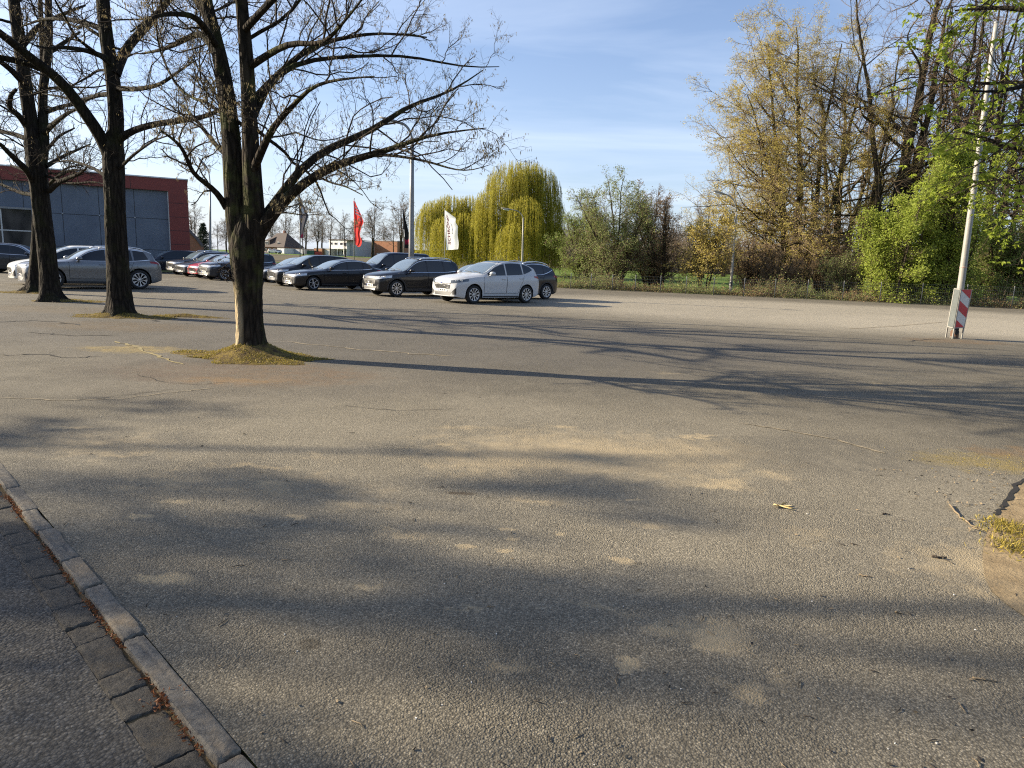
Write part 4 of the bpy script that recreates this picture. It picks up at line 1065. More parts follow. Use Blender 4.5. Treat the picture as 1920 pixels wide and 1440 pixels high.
# entrance: light frame, dark glass, mullions
ex0, ex1, ez = 10.6, 16.6, FH * .58
e = MB(); fb(e, ex0, ex1, .05, ez, -.34, -.30); en = e.build('door', M['win_dark'], hall)
e = MB(); fb(e, ex0 - .14, ex0, 0, ez + .14, -.34, .05); fb(e, ex1, ex1 + .14, 0, ez + .14, -.34, .05); fb(e, ex0, ex1, ez, ez + .14, -.34, .05); e.build('frame', M['galv'], en)
e = MB()
for x in (ex0 + 1.9, ex0 + 3.9): fb(e, x, x + .09, .05, ez, -.30, -.22)
fb(e, ex0, ex1, ez * .62, ez * .62 + .08, -.30, -.24); e.build('mullion', M['alu'], en)
e = MB()
for k in range(4):
    x = ex0 - .9 + k * .32; e.beam((x, sgn * .5, 0), (x, sgn * .5, 1.9 - .1 * k), .05)
e.beam((ex0 - .9, sgn * .5, 1.9), (ex0 + .06, sgn * .5, 1.6), .05); e.beam((ex0 + .1, sgn * .5, 1.55), (ex0 + 1.6, sgn * .5, .5), .05); e.build('stair_railing', M['galv'], hall)

# --- brick gable right behind the hall
q0, q1 = P(352, 470, 74), P(378, 470, 74); pk = P(353, 432, 74)
gab = thing('brick_house', 'brick gable end just right of the red framed hall', 'building', (float(q1[0]), 74, 0))
w_ = 8.0; he, hp = float(P(378, 463, 74)[2]), float(pk[2])
m = MB(); prof = [(0, 0), (-w_, 0), (-w_, he), (-w_ / 2 , hp + 2.2), (0, he)]
prof = [(0, 0), (-w_, 0), (-w_, he + .4), (-w_ * .62, hp + 2.0), (-1.45, hp), (-.55, he + .75), (0, he)]
V = [(x, 0, z) for x, z in prof] + [(x, .5, z) for x, z in prof]; n = len(prof)
m.add(V, [tuple(range(n))[::-1], tuple(range(n, 2 * n))] + [(i, (i + 1) % n, (i + 1) % n + n, i + n) for i in range(n)]); m.build('wall', M['brick_d'], gab)
m = MB()
for (xa, za), (xb, zb) in zip(prof[2:-1], prof[3:]):
    m.add([(xa, -.15, za + .02), (xb, -.15, zb + .02), (xb, .6, zb + .02), (xa, .6, za + .02), (xa, -.15, za + .16), (xb, -.15, zb + .16), (xb, .6, zb + .16), (xa, .6, za + .16)], [(0,1,2,3),(7,6,5,4),(0,4,5,1),(1,5,6,2),(2,6,7,3),(3,7,4,0)])
m.build('roof', M['tile'], gab)

# --- far buildings beyond the field (photo pixels -> their own distance)
def far_at(px, py, Y): return P(px, py, Y)
def far_root(name, label, px, Y, cat='building'):
    q = P(px, 480, Y); return thing(name, label, cat, (float(q[0]), Y, rise(Y) - .03), -.5 if cat == 'building' else 0), Y / FPX * 1.015
# dark-roofed house
hs, s = far_root('house', 'dark brown hipped-roof farmhouse seen right of the nearest trunk', 531, 262)
def hz(py, px, Y): return float(P(px, py, Y)[2]) - rise(Y)
zt, ze = hz(437, 531, 262), hz(463, 531, 262)
m = MB(); m.box((0, 0, ze / 2), (10.6, 9, ze)); m.build('wall', M['brick_d'], hs)
m = MB(); V = [(-6.0, -5.2, ze - .2), (6.2, -5.2, ze - .2), (6.2, 5.2, ze - .2), (-6.0, 5.2, ze - .2), (-2.9, 0, zt), (2.3, 0, zt)]
m.add(V, [(0, 1, 5, 4), (1, 2, 5), (2, 3, 4, 5), (3, 0, 4), (3, 2, 1, 0)]); rf = m.build('roof', M['tile'], hs)
m = MB(); m.box((.6, .3, zt + .3), (.7, .7, 1.3)); m.build('chimney', M['brick_d'], rf)
m = MB(); zd = hz(455, 513, 262); m.add([(-5.2, -4.4, zd - 1.1), (-2.2, -4.4, zd - 1.1), (-2.2, -4.4, zd + .9), (-5.2, -4.4, zd + .7), (-5.0, -1.2, zd + 1.9), (-1.6, -1.2, zd + 2.4)], [(0,1,2,3), (3,2,5,4), (1,5,2), (0,3,4)]); dm = m.build('dormer', M['tile'], hs)
def win(parent, x, y, z, w, h, mat='win_dark', frame='white_p', name='window'):
    m = MB(); m.box((x, y, z), (w, .12, h)); f = m.build(name, M[frame], parent)
    m = MB(); m.box((x - w * .22, y - .08, z), (w * .36, .06, h * .8)); m.box((x + w * .22, y - .08, z), (w * .36, .06, h * .8)); m.build('pane', M[mat], f)
win(hs, -3.7, -4.45, zd - .1, 1.7, 1.1); win(hs, 1.9, -4.0, zd - .4, 1.0, 1.4)
for x in (-4.2, -2.2, .4, 2.6, 4.4): win(hs, x, -4.55, ze * .45, 1.1, 1.2)
# garages
g1, s = far_root('garage', 'white garage with two white doors beside the farmhouse', 539, 250)
hg = hz(466, 539, 250); m = MB(); m.box((0, 0, hg / 2), (3.6, 6, hg)); m.build('wall', M['render_w'], g1)
m = MB(); m.box((0, 0, hg + .06), (3.8, 6.2, .12)); m.build('roof', M['render_g'], g1)
for x in (-.9, .9): m = MB(); m.box((x, -3.03, hg * .45), (1.5, .08, hg * .86)); m.build('door', M['white_p'], g1)
g2, s = far_root('shed_row', 'long low pale grey shed right of the white garage', 566, 252)
hg = hz(467, 566, 252); m = MB(); m.box((0, 0, hg / 2), (7.6, 5, hg)); m.build('wall', M['render_g'], g2); m = MB(); m.box((0, 0, hg + .08), (7.8, 5.2, .16)); m.build('roof', M['tile'], g2)
def container(label, px, mat, w, h, Y=236):
    r_, s = far_root('container', label, px, Y, 'container'); m = MB(); m.box((0, 0, h / 2 + .1), (w, 2.2, h))
    for k in range(int(w / .3)): m.box((-w / 2 + .2 + k * .3, -1.11, h / 2 + .1), (.12, .06, h * .9))
    m.build('body', mat, r_); m = MB(); m.box((0, 0, h + .13), (w + .1, 2.3, .1)); m.build('lid', M['joint'], r_)
container('dark green skip container in front of the shed', 584, flat('container_green', (.022, .085, .06), .5), 2.5, 1.35)
container('red skip container in front of the low brick wall', 597, flat('container_red', (.34, .03, .022), .5), 1.9, 1.15)
bw, s = far_root('brick_shed', 'low orange brick shed behind the red container', 604, 248); hg = hz(466, 604, 248)
m = MB(); m.box((0, 0, hg / 2), (3.9, 4, hg)); m.build('wall', M['brick_o'], bw); m = MB(); m.box((0, 0, hg + .07), (4.1, 4.2, .14)); m.build('roof', M['render_g'], bw)
bg, s = far_root('garage', 'pale beige garage between orange brick shed and white block house', 622, 247); hg = hz(467, 622, 247)
m = MB(); m.box((0, 0, hg / 2), (3.0, 4, hg)); m.build('wall', flat('beige_render', (.42, .38, .31), .9), bg); m = MB(); m.box((0, 0, hg + .07), (3.2, 4.2, .14)); m.build('roof', M['render_g'], bg); m = MB(); m.box((.3, -2.03, hg * .42), (1.9, .07, hg * .8)); m.build('door', M['render_g'], bg)
# white block house
bh, s = far_root('block_house', 'white two-storey flat-roofed block house left of the red flag pole', 652, 252); hg = hz(451, 652, 252)
m = MB(); m.box((-.5, 0, hg / 2), (8.4, 9, hg)); m.build('wall', M['render_w'], bh)
m = MB(); m.box((5.3, 1.5, hg / 2 - .1), (3.2, 9, hg - .2)); m.build('side_wing', M['render_g'], bh)
m = MB(); m.box((1.0, 0, hg + .12), (12.0, 9.6, .24)); rf = m.build('roof', M['tile'], bh)
for x in (2.3, 5.6): m = MB(); m.box((x, 1, hg + .7), (.5, .5, 1.0)); m.build('chimney', M['brick_d'], rf)
for x, z in ((-3.6, .34), (-1.5, .74), (1.2, .74), (-3.6, .74), (2.9, .74)): win(bh, x, -4.55, hg * z, 1.3, 1.25)
m = MB(); m.box((1.0, -5.6, hg * .44), (6.4, 2.0, .2)); bal = m.build('balcony', M['render_w'], bh)
m = MB()
for k in range(3): m.box((1.0, -6.6, hg * .44 + .35 + k * .42), (6.4, .08, .26))
for x in (-2.1, -.1, 2.1, 4.1): m.box((x, -6.55, hg * .44 + .6), (.12, .12, 1.4))
m.build('railing', M['white_p'], bal)
m = MB()
for x in (-2.0, 1.0, 4.0): m.box((x, -6.4, hg * .22), (.25, .25, hg * .44 - .1))
m.build('pillar', M['render_w'], bal)
for x in (-.6, 2.4): win(bh, x, -4.55, hg * .22, 1.8, 1.5)
# brick hall
hb, s = far_root('brick_hall', 'long flat orange brick hall with a white gable part', 733, 256); hg = hz(453, 733, 256)
m = MB(); m.box((1.6, 0, hg / 2), (10.6, 10, hg)); m.build('wall', M['brick_o'], hb); m = MB(); m.box((1.6, 0, hg + .1), (10.8, 10.2, .2)); m.build('roof', M['render_g'], hb)
m = MB(); m.box((-6.2, -.4, hg * .46), (5.0, 10, hg * .92)); m.build('white_part', M['render_w'], hb); m = MB(); m.box((-5.6, -5.45, hg * .40), (2.0, .1, hg * .5)); m.build('gate', M['render_g'], hb)
m = MB(); m.box((2.2, -5.1, hg * .13), (9.0, .3, hg * .24)); m.build('plinth', M['render_w'], hb)
for x in (-.5, 3.2): m = MB(); m.box((x, -5.3, hg * .13), (1.5, .14, hg * .2)); m.build('window', M['win_dark'], hb)
bx, s = far_root('brick_house', 'brick building seen low behind the willow beside the tall lamp', 800, 262); hg = hz(470, 790, 262)
m = MB(); m.box((0, 0, hg / 2), (9, 8, hg)); m.build('wall', M['brick_o'], bx); m = MB(); m.box((0, 0, hg + .1), (9.3, 8.3, .2)); m.build('roof', M['render_g'], bx)

# ================================================================== STREET LAMPS, FLAGS, FENCE
def lamp(name, label, foot, top, head, Y, r0, r1, mat, group='street lamps of the car park', both=True, lean_px=None):
    """foot/top/head are photo pixels at the lamp's own distance"""
    f = foot if len(foot) == 3 else G(*foot); root = thing(name, label, 'street lamp', (float(f[0]), float(f[1]), 0), 0, group)
    b = np.array([f[0], f[1], 0.0]); Yt = float(f[1])
    T = P(*top, Yt) - b; H = P(*head, Yt) - b
    p = np.array([(0, 0, 0), T * .33, T * .66, T]); 
    m = MB(); m.tube(p, [r0, r0 * .86 + r1 * .14, r0 * .4 + r1 * .6, r1], 14); m.build('pole', mat, root)
    d = H - T; n = 10; u = np.linspace(0, 1, n)[:, None]
    mid = T + np.array([d[0] * .22, 0, d[2] * .95 if d[2] > 0 else .35])
    arm = (1 - u) ** 2 * T + 2 * u * (1 - u) * mid + u ** 2 * H
    m = MB(); m.tube(arm, r1 * .72, 10); m.build('arm', mat, root)
    a = nrm((H - arm[-3])[None])[0]; L = .95
    m = MB(); ref = np.cross(a, [0, 1, 0]); ref /= np.linalg.norm(ref)
    prof = [(-.12, .05), (.0, .12), (.25, .155), (.7, .13), (.95, .05)]
    V = []; k = 12
    for s_, w_ in prof:
        for j in range(k):
            t_ = j * 2 * math.pi / k; V.append(H + a * s_ + np.array([0, 1, 0]) * w_ * math.cos(t_) + ref * w_ * .5 * math.sin(t_))
    F = [(i*k+j, i*k+(j+1)%k, (i+1)*k+(j+1)%k, (i+1)*k+j) for i in range(len(prof)-1) for j in range(k)] + [tuple(range(k))[::-1], tuple(range((len(prof)-1)*k, len(prof)*k))]
    m.add(V, F, 0, True); hd = m.build('lamp_head', mat, root)
    m = MB(); c = H + a * .45 - np.array([0, 0, .10]); m.box((0, 0, 0), (.55, .18, .07), 0, 0, bev=.02)
    o = m.build('diffuser', M['white_p'], hd); o.location = c; o.rotation_euler = (0, -math.atan2(a[2], a[0]), 0)
    m = MB(); m.disc_lathe([(r0 * 1.25, 0), (r0 * 1.2, .9), (r0 * .95, .95)], (0, 0, 0), T, 14); m.build('base_sleeve', mat, root)
    m = MB(); m.box((0, -r0 * 1.24, .75), (.09, .02, .34)); m.build('hatch', M['joint'], root)
    return root
def gfoot(px, Y): q = P(px, 520, Y); return (float(q[0]), Y, 0)
lamp('street_lamp', 'tall grey lamp behind the black cars, its head lost in the branches', gfoot(771, 33.5), (773, 262), (748, 230), None, .135, .085, M['galv'])
lamp('street_lamp', 'slender lamp with a bent top beside the conifer', gfoot(394.5, 52), (394, 345), (387, 313), None, .10, .055, M['galv'])
lamp('street_lamp', 'pale lamp standing in front of the large willow', gfoot(979, 66), (981, 408), (958, 393), None, .11, .06, M['galv_l'])
lamp('street_lamp', 'pale curved lamp in the open by the fence', (1369, 552), (1381, 398), (1358, 364), None, .10, .062, M['galv_l'])
# leaning pole at the right, its top among the leaves
fpt = G(1789, 634); rp = thing('metal_pole', 'leaning pale pole with red and white boards at its foot', 'pole', (float(fpt[0]), float(fpt[1]), 0), 0, 'street lamps of the car park')
b = np.array(fpt); T1 = P(1866, 60, fpt[1] + .2) - b; T0 = P(1801, 540, fpt[1] + .03) - b; T2 = T1 + (T1 - T0) * .03
m = MB(); m.tube([(0, 0, 0), T0, T0 * .5 + T1 * .5, T1, T2], [.088, .085, .071, .056, .052], 18); m.build('pole', M['galv_l'], rp)
m = MB(); q = T0 + (T1 - T0) * .085; m.tube([q - (T1 - T0) * .0015, q + (T1 - T0) * .0015], [.088, .088], 18); m.build('clamp', flat('clamp_pink', (.52, .33, .27), .6), rp)
m = MB(); m.disc_lathe([(.052, 0), (.06, .02), (.06, .05), (0, .08)], T2, T1 - T0, 18); m.build('cap', M['galv'], rp)
m = MB(); m.box((0, 0, .16), (.09, .02, .22)); o = m.build('hatch', M['joint'], rp); o.location = (-.02, -.097, .06)
m = MB(); m.disc_lathe([(.102, 0), (.10, .2), (.092, .22)], (0, 0, -.01), T0, 18); m.build('rusty_foot', flat('rusty_steel', (.12, .065, .04), .85, var=.4, scale=14), rp)

# --- warning boards standing folded around the pole's foot
M['red_refl'] = flat('red_sheet', (.44, .012, .018), .45, var=.08)
M['white_refl'] = flat('white_sheet', (.56, .55, .52), .45, var=.07, scale=9)
wb = thing('warning_board', 'folding red and white striped barrier boards around the leaning pole', 'warning board', (float(fpt[0]), float(fpt[1]), 0))
Yb = float(fpt[1])
def wp(px, py, dy): return P(px, py, Yb + dy) - b
front = [wp(1802, 543, -.30), wp(1822, 543, -.16), wp(1808, 614, -.16), wp(1789, 615, -.30)]       # TL TR BR BL
side = [wp(1790, 541, .10), wp(1800.5, 543, -.30), wp(1787.5, 615, -.30), wp(1777, 612, .10)]
def panel(c, th, mat, name, parent):
    n = nrm(np.cross(c[1] - c[0], c[3] - c[0])[None])[0]
    m = MB(); V = [q - n * th / 2 for q in c] + [q + n * th / 2 for q in c]
    m.add(V, [(0,1,2,3),(7,6,5,4),(0,4,5,1),(1,5,6,2),(2,6,7,3),(3,7,4,0)]); return m.build(name, mat, parent), n
fbrd, nf = panel(front, .012, M['white_refl'], 'front_board', wb)
if nf[1] > 0: nf = -nf
def clip_band(a, b_, sl):
    poly = [(0, a), (1, a + sl), (1, b_ + sl), (0, b_)]
    for lim, keep in ((0, lambda v: v >= 0), (1, lambda v: v <= 1)):
        out = []
        for i in range(len(poly)):
            p, q = poly[i], poly[(i + 1) % len(poly)]
            if keep(p[1]): out.append(p)
            if keep(p[1]) != keep(q[1]): t_ = (lim - p[1]) / (q[1] - p[1]); out.append((p[0] + t_ * (q[0] - p[0]), lim))
        poly = out
    return poly
def bil(c, u, v): return (c[0] * (1 - u) + c[1] * u) * (1 - v) + (c[3] * (1 - u) + c[2] * u) * v
for a, b_ in ((-.235, .01), (.27, .515), (.77, 1.02)):
    pl = clip_band(a, b_, .235); m = MB()
    m.add([bil(front, u, v) + nf * .009 for u, v in pl], [tuple(range(len(pl)))]); m.build('red_stripe', M['red_refl'], fbrd)
sbrd, ns = panel(side, .012, flat('board_back', (.10, .11, .105), .6), 'side_board', wb)
ft = [wp(1773.5, 631, .10), wp(1786, 634, -.30), wp(1803, 633, -.16)]
for f in ft: f[2] = 0
for a, q in ((side[0], ft[0]), (front[0], ft[1]), (front[1], ft[2])): m = MB(); m.beam(a, q, .028, .028); m.build('leg', M['galv_l'], wb)
for a, q in ((side[0], side[1]), (side[3], side[2]), (front[3], front[2])): m = MB(); m.beam(a, q, .026, .026); m.build('frame_bar', M['galv_l'], wb)
m = MB(); m.disc_lathe([(.0, 0), (.075, .01), (.07, .05), (.0, .07)], (-.12, -.12, 0), (0, 0, 1), 12); m.build('stone_weight', M['kerb'], wb)

# --- flags
def flag_pole(label, px, top_y, Y, r=.045):
    q = P(px, 500, Y); root = thing('flag_pole', label, 'flag pole', (float(q[0]), Y, 0), 0, 'flag poles behind the parked cars')
    T = P(px, top_y, Y); h = float(T[2]); tx = float(T[0] - q[0])
    m = MB(); m.tube([(0, 0, 0), (tx * .5, 0, h * .5), (tx, 0, h)], [r, r * .85, r * .6], 10); m.build('pole', M['galv_l'], root)
    m = MB(); m.disc_lathe([(r * .6, 0), (r * 1.1, .03), (r * 1.1, .09), (0, .13)], (tx, 0, h), (0, 0, 1), 10); m.build('cap', M['galv'], root)
    return root
def flag(name, label, Y, left, right, mats, fold=.10, nf=2.2, ph=0.0, deco=None, sway=0.0):
    """cloth between the pole side (left pixels top->bottom) and its free side"""
    lp = resample(np.array([P(*q, Y) for q in left]), 28); rp_ = np.array([P(*q, Y) for q in right])
    ss = np.concatenate([[0], np.cumsum(np.linalg.norm(np.diff(rp_, axis=0), axis=1))]); ss /= ss[-1]
    rp_ = np.stack([np.interp(np.linspace(0, 1, 28), ss, rp_[:, k]) for k in range(3)], 1)
    nu = 16
    def S(u, v):
        i = np.clip(v * 27, 0, 26.999); k = i.astype(int); w = (i - k)[..., None]
        a = lp[k] * (1 - w) + lp[k + 1] * w; c = rp_[k] * (1 - w) + rp_[k + 1] * w
        p = a * (1 - u[..., None]) + c * u[..., None]
        p[..., 1] += fold * np.sin(nf * 6.28 * u + 2.4 * v + ph) * np.minimum(1, u * 3) + sway * u
        p[..., 1] += .35 * fold * np.sin(9 * v + 4 * u + ph)
        return p
    u, v = np.meshgrid(np.linspace(0, 1, nu), np.linspace(0, 1, 40)); V = S(u, v).reshape(-1, 3)
    F = [(j*nu+i, j*nu+i+1, (j+1)*nu+i+1, (j+1)*nu+i) for j in range(39) for i in range(nu-1)]
    o0 = V[0].copy(); m = MB(); m.add(V - o0, F, 0, True)
    root = m.build(name, mats, None, o0); tag(root, label, 'flag', 'advertising flags on the poles')
    if deco: deco(root, S, o0)
    return root
cloth = lambda n, c, tr=.45: leaf_mat(n, c, tuple(x * .9 for x in c), tr, .8)
M['cloth_w'] = cloth('flag_white', (.82, .83, .86)); M['cloth_r'] = cloth('flag_red', (.72, .085, .08), .38); M['cloth_k'] = cloth('flag_black', (.022, .022, .028), .1); M['cloth_g'] = cloth('flag_grey', (.13, .13, .155), .3)
M['ink_r'] = flat('print_red', (.50, .02, .08), .8); M['ink_w'] = flat('print_white', (.72, .70, .70), .8); M['ink_g'] = flat('print_grey', (.34, .36, .42), .8)
def lettering(word, u0, u1, v0, v1, ink, size_x, shear=.18, off=-.02, name='lettering', rot90=True):
    def put(root, S, o0):
        cu = bpy.data.curves.new('lettering_curve', 'FONT'); cu.body = word; cu.size = 1.0; cu.shear = shear; cu.offset = .022; cu.resolution_u = 3
        to = bpy.data.objects.new('lettering_tmp', cu); COL.objects.link(to)
        bpy.context.view_layer.update()
        me = bpy.data.meshes.new_from_object(to.evaluated_get(bpy.context.evaluated_depsgraph_get()))
        bpy.data.objects.remove(to, do_unlink=True)
        bm = bmesh.new(); bm.from_mesh(me); bmesh.ops.triangulate(bm, faces=bm.faces)
        for _ in range(2):
            ed = [e for e in bm.edges if e.calc_length() > .12]
            if ed: bmesh.ops.subdivide_edges(bm, edges=ed, cuts=1); bmesh.ops.triangulate(bm, faces=bm.faces)
        X = np.array([v.co[:] for v in bm.verts]); x0, x1 = X[:, 0].min(), X[:, 0].max(); y0, y1 = X[:, 1].min(), X[:, 1].max()
        a = (X[:, 0] - x0) / (x1 - x0); c = (X[:, 1] - y0) / (y1 - y0)
        # the word climbs the flag: reading direction = upwards, letter tops towards the pole
        uu = u1 + (u0 - u1) * c; vv = v1 + (v0 - v1) * a
        Q = S(uu, vv) - o0; Q[:, 1] += off
        bm.verts.index_update(); m = MB(); m.add(Q, [tuple(v.index for v in f.verts) for f in bm.faces]); bm.free()
        m.build(name, ink, root)
    return put
flag_pole('pale pole of the white flag in front of the willow', 834, 393, 70)
def white_deco(root, S, o0):
    lettering('SCHRÖNG', .13, .40, .13, .87, M['ink_r'], 1)(root, S, o0)
    # faint small grey line of print beside the word
    m = MB()
    for k in range(9):
        v = np.array([.36 + .03 * k, .36 + .03 * k, .378 + .03 * k, .378 + .03 * k]); u = np.array([.52, .60, .60, .52]); q = S(u, v) - o0; q[:, 1] -= .02; m.add(q, [(0, 1, 2, 3)])
    m.build('small_print', M['ink_g'], root)
flag('flag', 'white flag with red upright lettering in front of the willow', 69.9, [(834, 394), (834.5, 430), (837, 469)], [(834.8, 394.2), (853.5, 408), (852.5, 416), (857, 423), (856.5, 440), (858.8, 456), (858, 466), (857, 467)], M['cloth_w'], .09, 1.3, .6, white_deco, .95)
flag_pole('pole of the red flag', 664, 374, 64)
def red_deco(root, S, o0):
    m = MB()
    for k, v0 in enumerate((.13, .20, .27)):
        pts = [(.30, v0), (.95, v0 + .035), (.95, v0 + .06), (.30, v0 + .03)]
        q = S(np.array([p[0] for p in pts]), np.array([p[1] for p in pts])) - o0; q[:, 1] -= .05; m.add(q, [(0, 1, 2, 3)])
    for a in range(10):
        t0, t1 = a * .628, (a + 1) * .628; pts = [(.66 + .2 * math.cos(x) * rr, .40 + .035 * math.sin(x) * rr) for rr in (1, .6) for x in (t0, t1)]
        pts = [pts[0], pts[1], pts[3], pts[2]]; q = S(np.array([p[0] for p in pts]), np.array([p[1] for p in pts])) - o0; q[:, 1] -= .05; m.add(q, [(0, 1, 2, 3)])
    m.build('print', M['ink_w'], root)
flag('flag', 'red flag with white print, hanging limp', 63.9, [(662.5, 376), (664, 420), (666, 458)], [(663, 377), (669, 390), (675, 404), (678.5, 416), (673, 428), (671, 440), (675, 452), (673, 460), (669, 463)], M['cloth_r'], .20, 1.8, .2, red_deco, .7)
flag_pole('pole of the black flag just left of the tall lamp', 756.5, 383, 67)
def black_deco(root, S, o0):
    m = MB(); r = np.random.default_rng(3)
    for k in range(7):
        u0 = .25 + .085 * k; pts = [(u0, .88 - .02 * (k % 3)), (u0 + .05, .92), (u0 + .09, .77 + .03 * (k % 2)), (u0 + .03, .76 + .02 * (k % 3))]
        q = S(np.array([p[0] for p in pts]), np.array([p[1] for p in pts])) - o0; q[:, 1] -= .05; m.add(q, [(0, 1, 2, 3)])
    m.build('print', M['ink_r'], root)
    m = MB()
    pts = [(.15, .52), (.25, .52), (.25, .70), (.15, .72)]; q = S(np.array([p[0] for p in pts]), np.array([p[1] for p in pts])) - o0; q[:, 1] -= .05; m.add(q, [(0, 1, 2, 3)]); m.build('print', M['ink_g'], root)
flag('flag', 'black flag with a red mark near its lower end', 66.9, [(755, 392), (755.5, 430), (756.5, 465)], [(755.6, 393), (763, 420), (768, 440), (770, 455), (769.5, 466)], M['cloth_k'], .14, 1.5, 1.0, black_deco)
flag_pole('pole of the dark grey flag, leftmost of the four', 562.5, 363, 60)
def grey_deco(root, S, o0):
    m = MB(); pts = [(.42, .28), (.62, .30), (.60, .44), (.44, .42)]; q = S(np.array([p[0] for p in pts]), np.array([p[1] for p in pts])) - o0; q[:, 1] -= .05; m.add(q, [(0, 1, 2, 3)]); m.build('print', M['ink_w'], root)
    m = MB(); pts = [(.3, .93), (.9, .90), (.9, .99), (.3, .99)]; q = S(np.array([p[0] for p in pts]), np.array([p[1] for p in pts])) - o0; q[:, 1] -= .05; m.add(q, [(0, 1, 2, 3)]); m.build('print', M['ink_r'], root)
flag('flag', 'dark grey flag fluttering on the leftmost flag pole', 59.9, [(558.5, 364), (561, 400), (563.5, 447)], [(559, 365), (565, 380), (572, 397), (576, 404), (571, 418), (567, 430), (566, 446)], M['cloth_g'], .16, 1.6, .4, grey_deco, .5)

# --- wire fence along the far edge of the car park
fL, fR = np.array([2.74, 48.14]), np.array([30.1, 41.5])
fdir = (fR - fL) / np.linalg.norm(fR - fL)
fen = thing('wire_fence', 'long low wire mesh fence with thin posts along the scrub', 'fence', (float(fL[0]), float(fL[1]), 0), math.atan2(fdir[1], fdir[0]))
M['fence'] = flat('fence_wire', (.075, .08, .075), .6, .3)
M['fence_post'] = flat('fence_post', (.17, .17, .16), .6, .3)
def on_line(px):
    d = ray(px, 555); n = np.array([-fdir[1], fdir[0]]); t_ = (fL @ n) / (d[:2] @ n); return float((d[:2] * t_ - fL) @ fdir)
xs = [-4.0, -1.4] + [on_line(px) for px in (1069, 1107, 1147, 1190, 1237, 1285, 1337, 1394, 1452, 1513, 1580, 1650, 1728, 1812, 1900, 1992)] + [36.5, 39, 41.5]
fh = lambda x: .98 + .30 * min(1, max(0, x / 26))
for x in xs:
    m = MB(); h = fh(x) + .06; m.tube([(x, 0, -.02), (x, 0, h)], .026, 8); m.disc_lathe([(.03, 0), (.03, .02), (0, .03)], (x, 0, h), (0, 0, 1), 8); m.build('post', M['fence_post'], fen)
for a, c in zip(xs[:-1], xs[1:]):
    m = MB(); h = .5 * (fh(a) + fh(c)); n = max(4, int((c - a) / .11))
    for k in range(1, n): x = a + (c - a) * k / n; m.beam((x, -.03, .04), (x, -.03, h), .006)
    for z in np.linspace(.06, h, 6): m.beam((a, -.034, z), (c, -.034, z), .011)
    m.build('mesh_panel', M['fence'], fen)

# ================================================================== CARS
def pchip(pts):
    x = np.array([p[0] for p in pts], float); y = np.array([p[1] for p in pts], float)
    h = np.diff(x); dl = np.diff(y) / h; m = np.zeros(len(x))
    for i in range(1, len(x) - 1):
        if dl[i-1] * dl[i] > 0:
            w1, w2 = 2*h[i] + h[i-1], h[i] + 2*h[i-1]; m[i] = (w1 + w2) / (w1 / dl[i-1] + w2 / dl[i])
    m[0], m[-1] = dl[0], dl[-1]
    def f(q):
        q = np.clip(np.asarray(q, float), x[0], x[-1]); i = np.clip(np.searchsorted(x, q) - 1, 0, len(x) - 2)
        t_ = (q - x[i]) / h[i]; t2, t3 = t_*t_, t_*t_*t_
        return (2*t3 - 3*t2 + 1) * y[i] + (t3 - 2*t2 + t_) * h[i] * m[i] + (-2*t3 + 3*t2) * y[i+1] + (t3 - t2) * h[i] * m[i+1]
    return f

def paint(name, c, metal=0.0, rough=.32):
    t = NT(name)
    col = t.mix(t.ramp(t.noise(3.5, 5, .7, t.pos(True)), [(.4, 0.0), (.8, .22)]), c, tuple(x * .8 + .02 for x in c))
    return t.done(col, rough, metal=metal, coat=.45, spec=.25)
M['car_white'] = paint('paint_white', (.46, .47, .48)); M['car_black'] = paint('paint_black', (.010, .010, .012))
M['car_dark'] = paint('paint_anthracite', (.030, .034, .042), .3); M['car_grey'] = paint('paint_grey', (.17, .178, .188), .5)
M['car_red'] = paint('paint_red', (.33, .018, .030)); M['car_blue'] = paint('paint_blue_black', (.014, .018, .028), .2); M['car_cream'] = paint('paint_pale', (.66, .66, .62))
t = NT('car_glass'); M['glass'] = t.done((.010, .013, .017), .03, spec=.55)
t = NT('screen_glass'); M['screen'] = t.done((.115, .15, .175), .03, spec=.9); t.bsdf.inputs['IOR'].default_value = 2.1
M['tyre'] = flat('tyre_rubber', (.014, .014, .014), .85); M['rim'] = flat('rim_alloy', (.46, .46, .47), .32, .75); M['rim_d'] = flat('rim_back', (.018, .018, .02), .7)
M['plastic'] = flat('black_plastic', (.022, .022, .024), .6); M['chrome'] = flat('chrome', (.85, .85, .85), .28, .9, var=.03)
M['lens'] = flat('lamp_lens', (.60, .63, .66), .12, .2, var=.25, scale=14); M['lens_d'] = flat('lamp_lens_dark', (.10, .115, .13), .08, .3, var=.5, scale=18)
M['tail'] = flat('tail_lens', (.26, .012, .014), .15, var=.25, scale=10); M['plate'] = flat('number_plate', (.68, .68, .66), .5); M['plate_b'] = flat('plate_blue', (.02, .06, .30), .5)
M['gap'] = flat('panel_gap', (.004, .004, .004), .9); M['under'] = flat('underbody', (.008, .008, .008), .95)

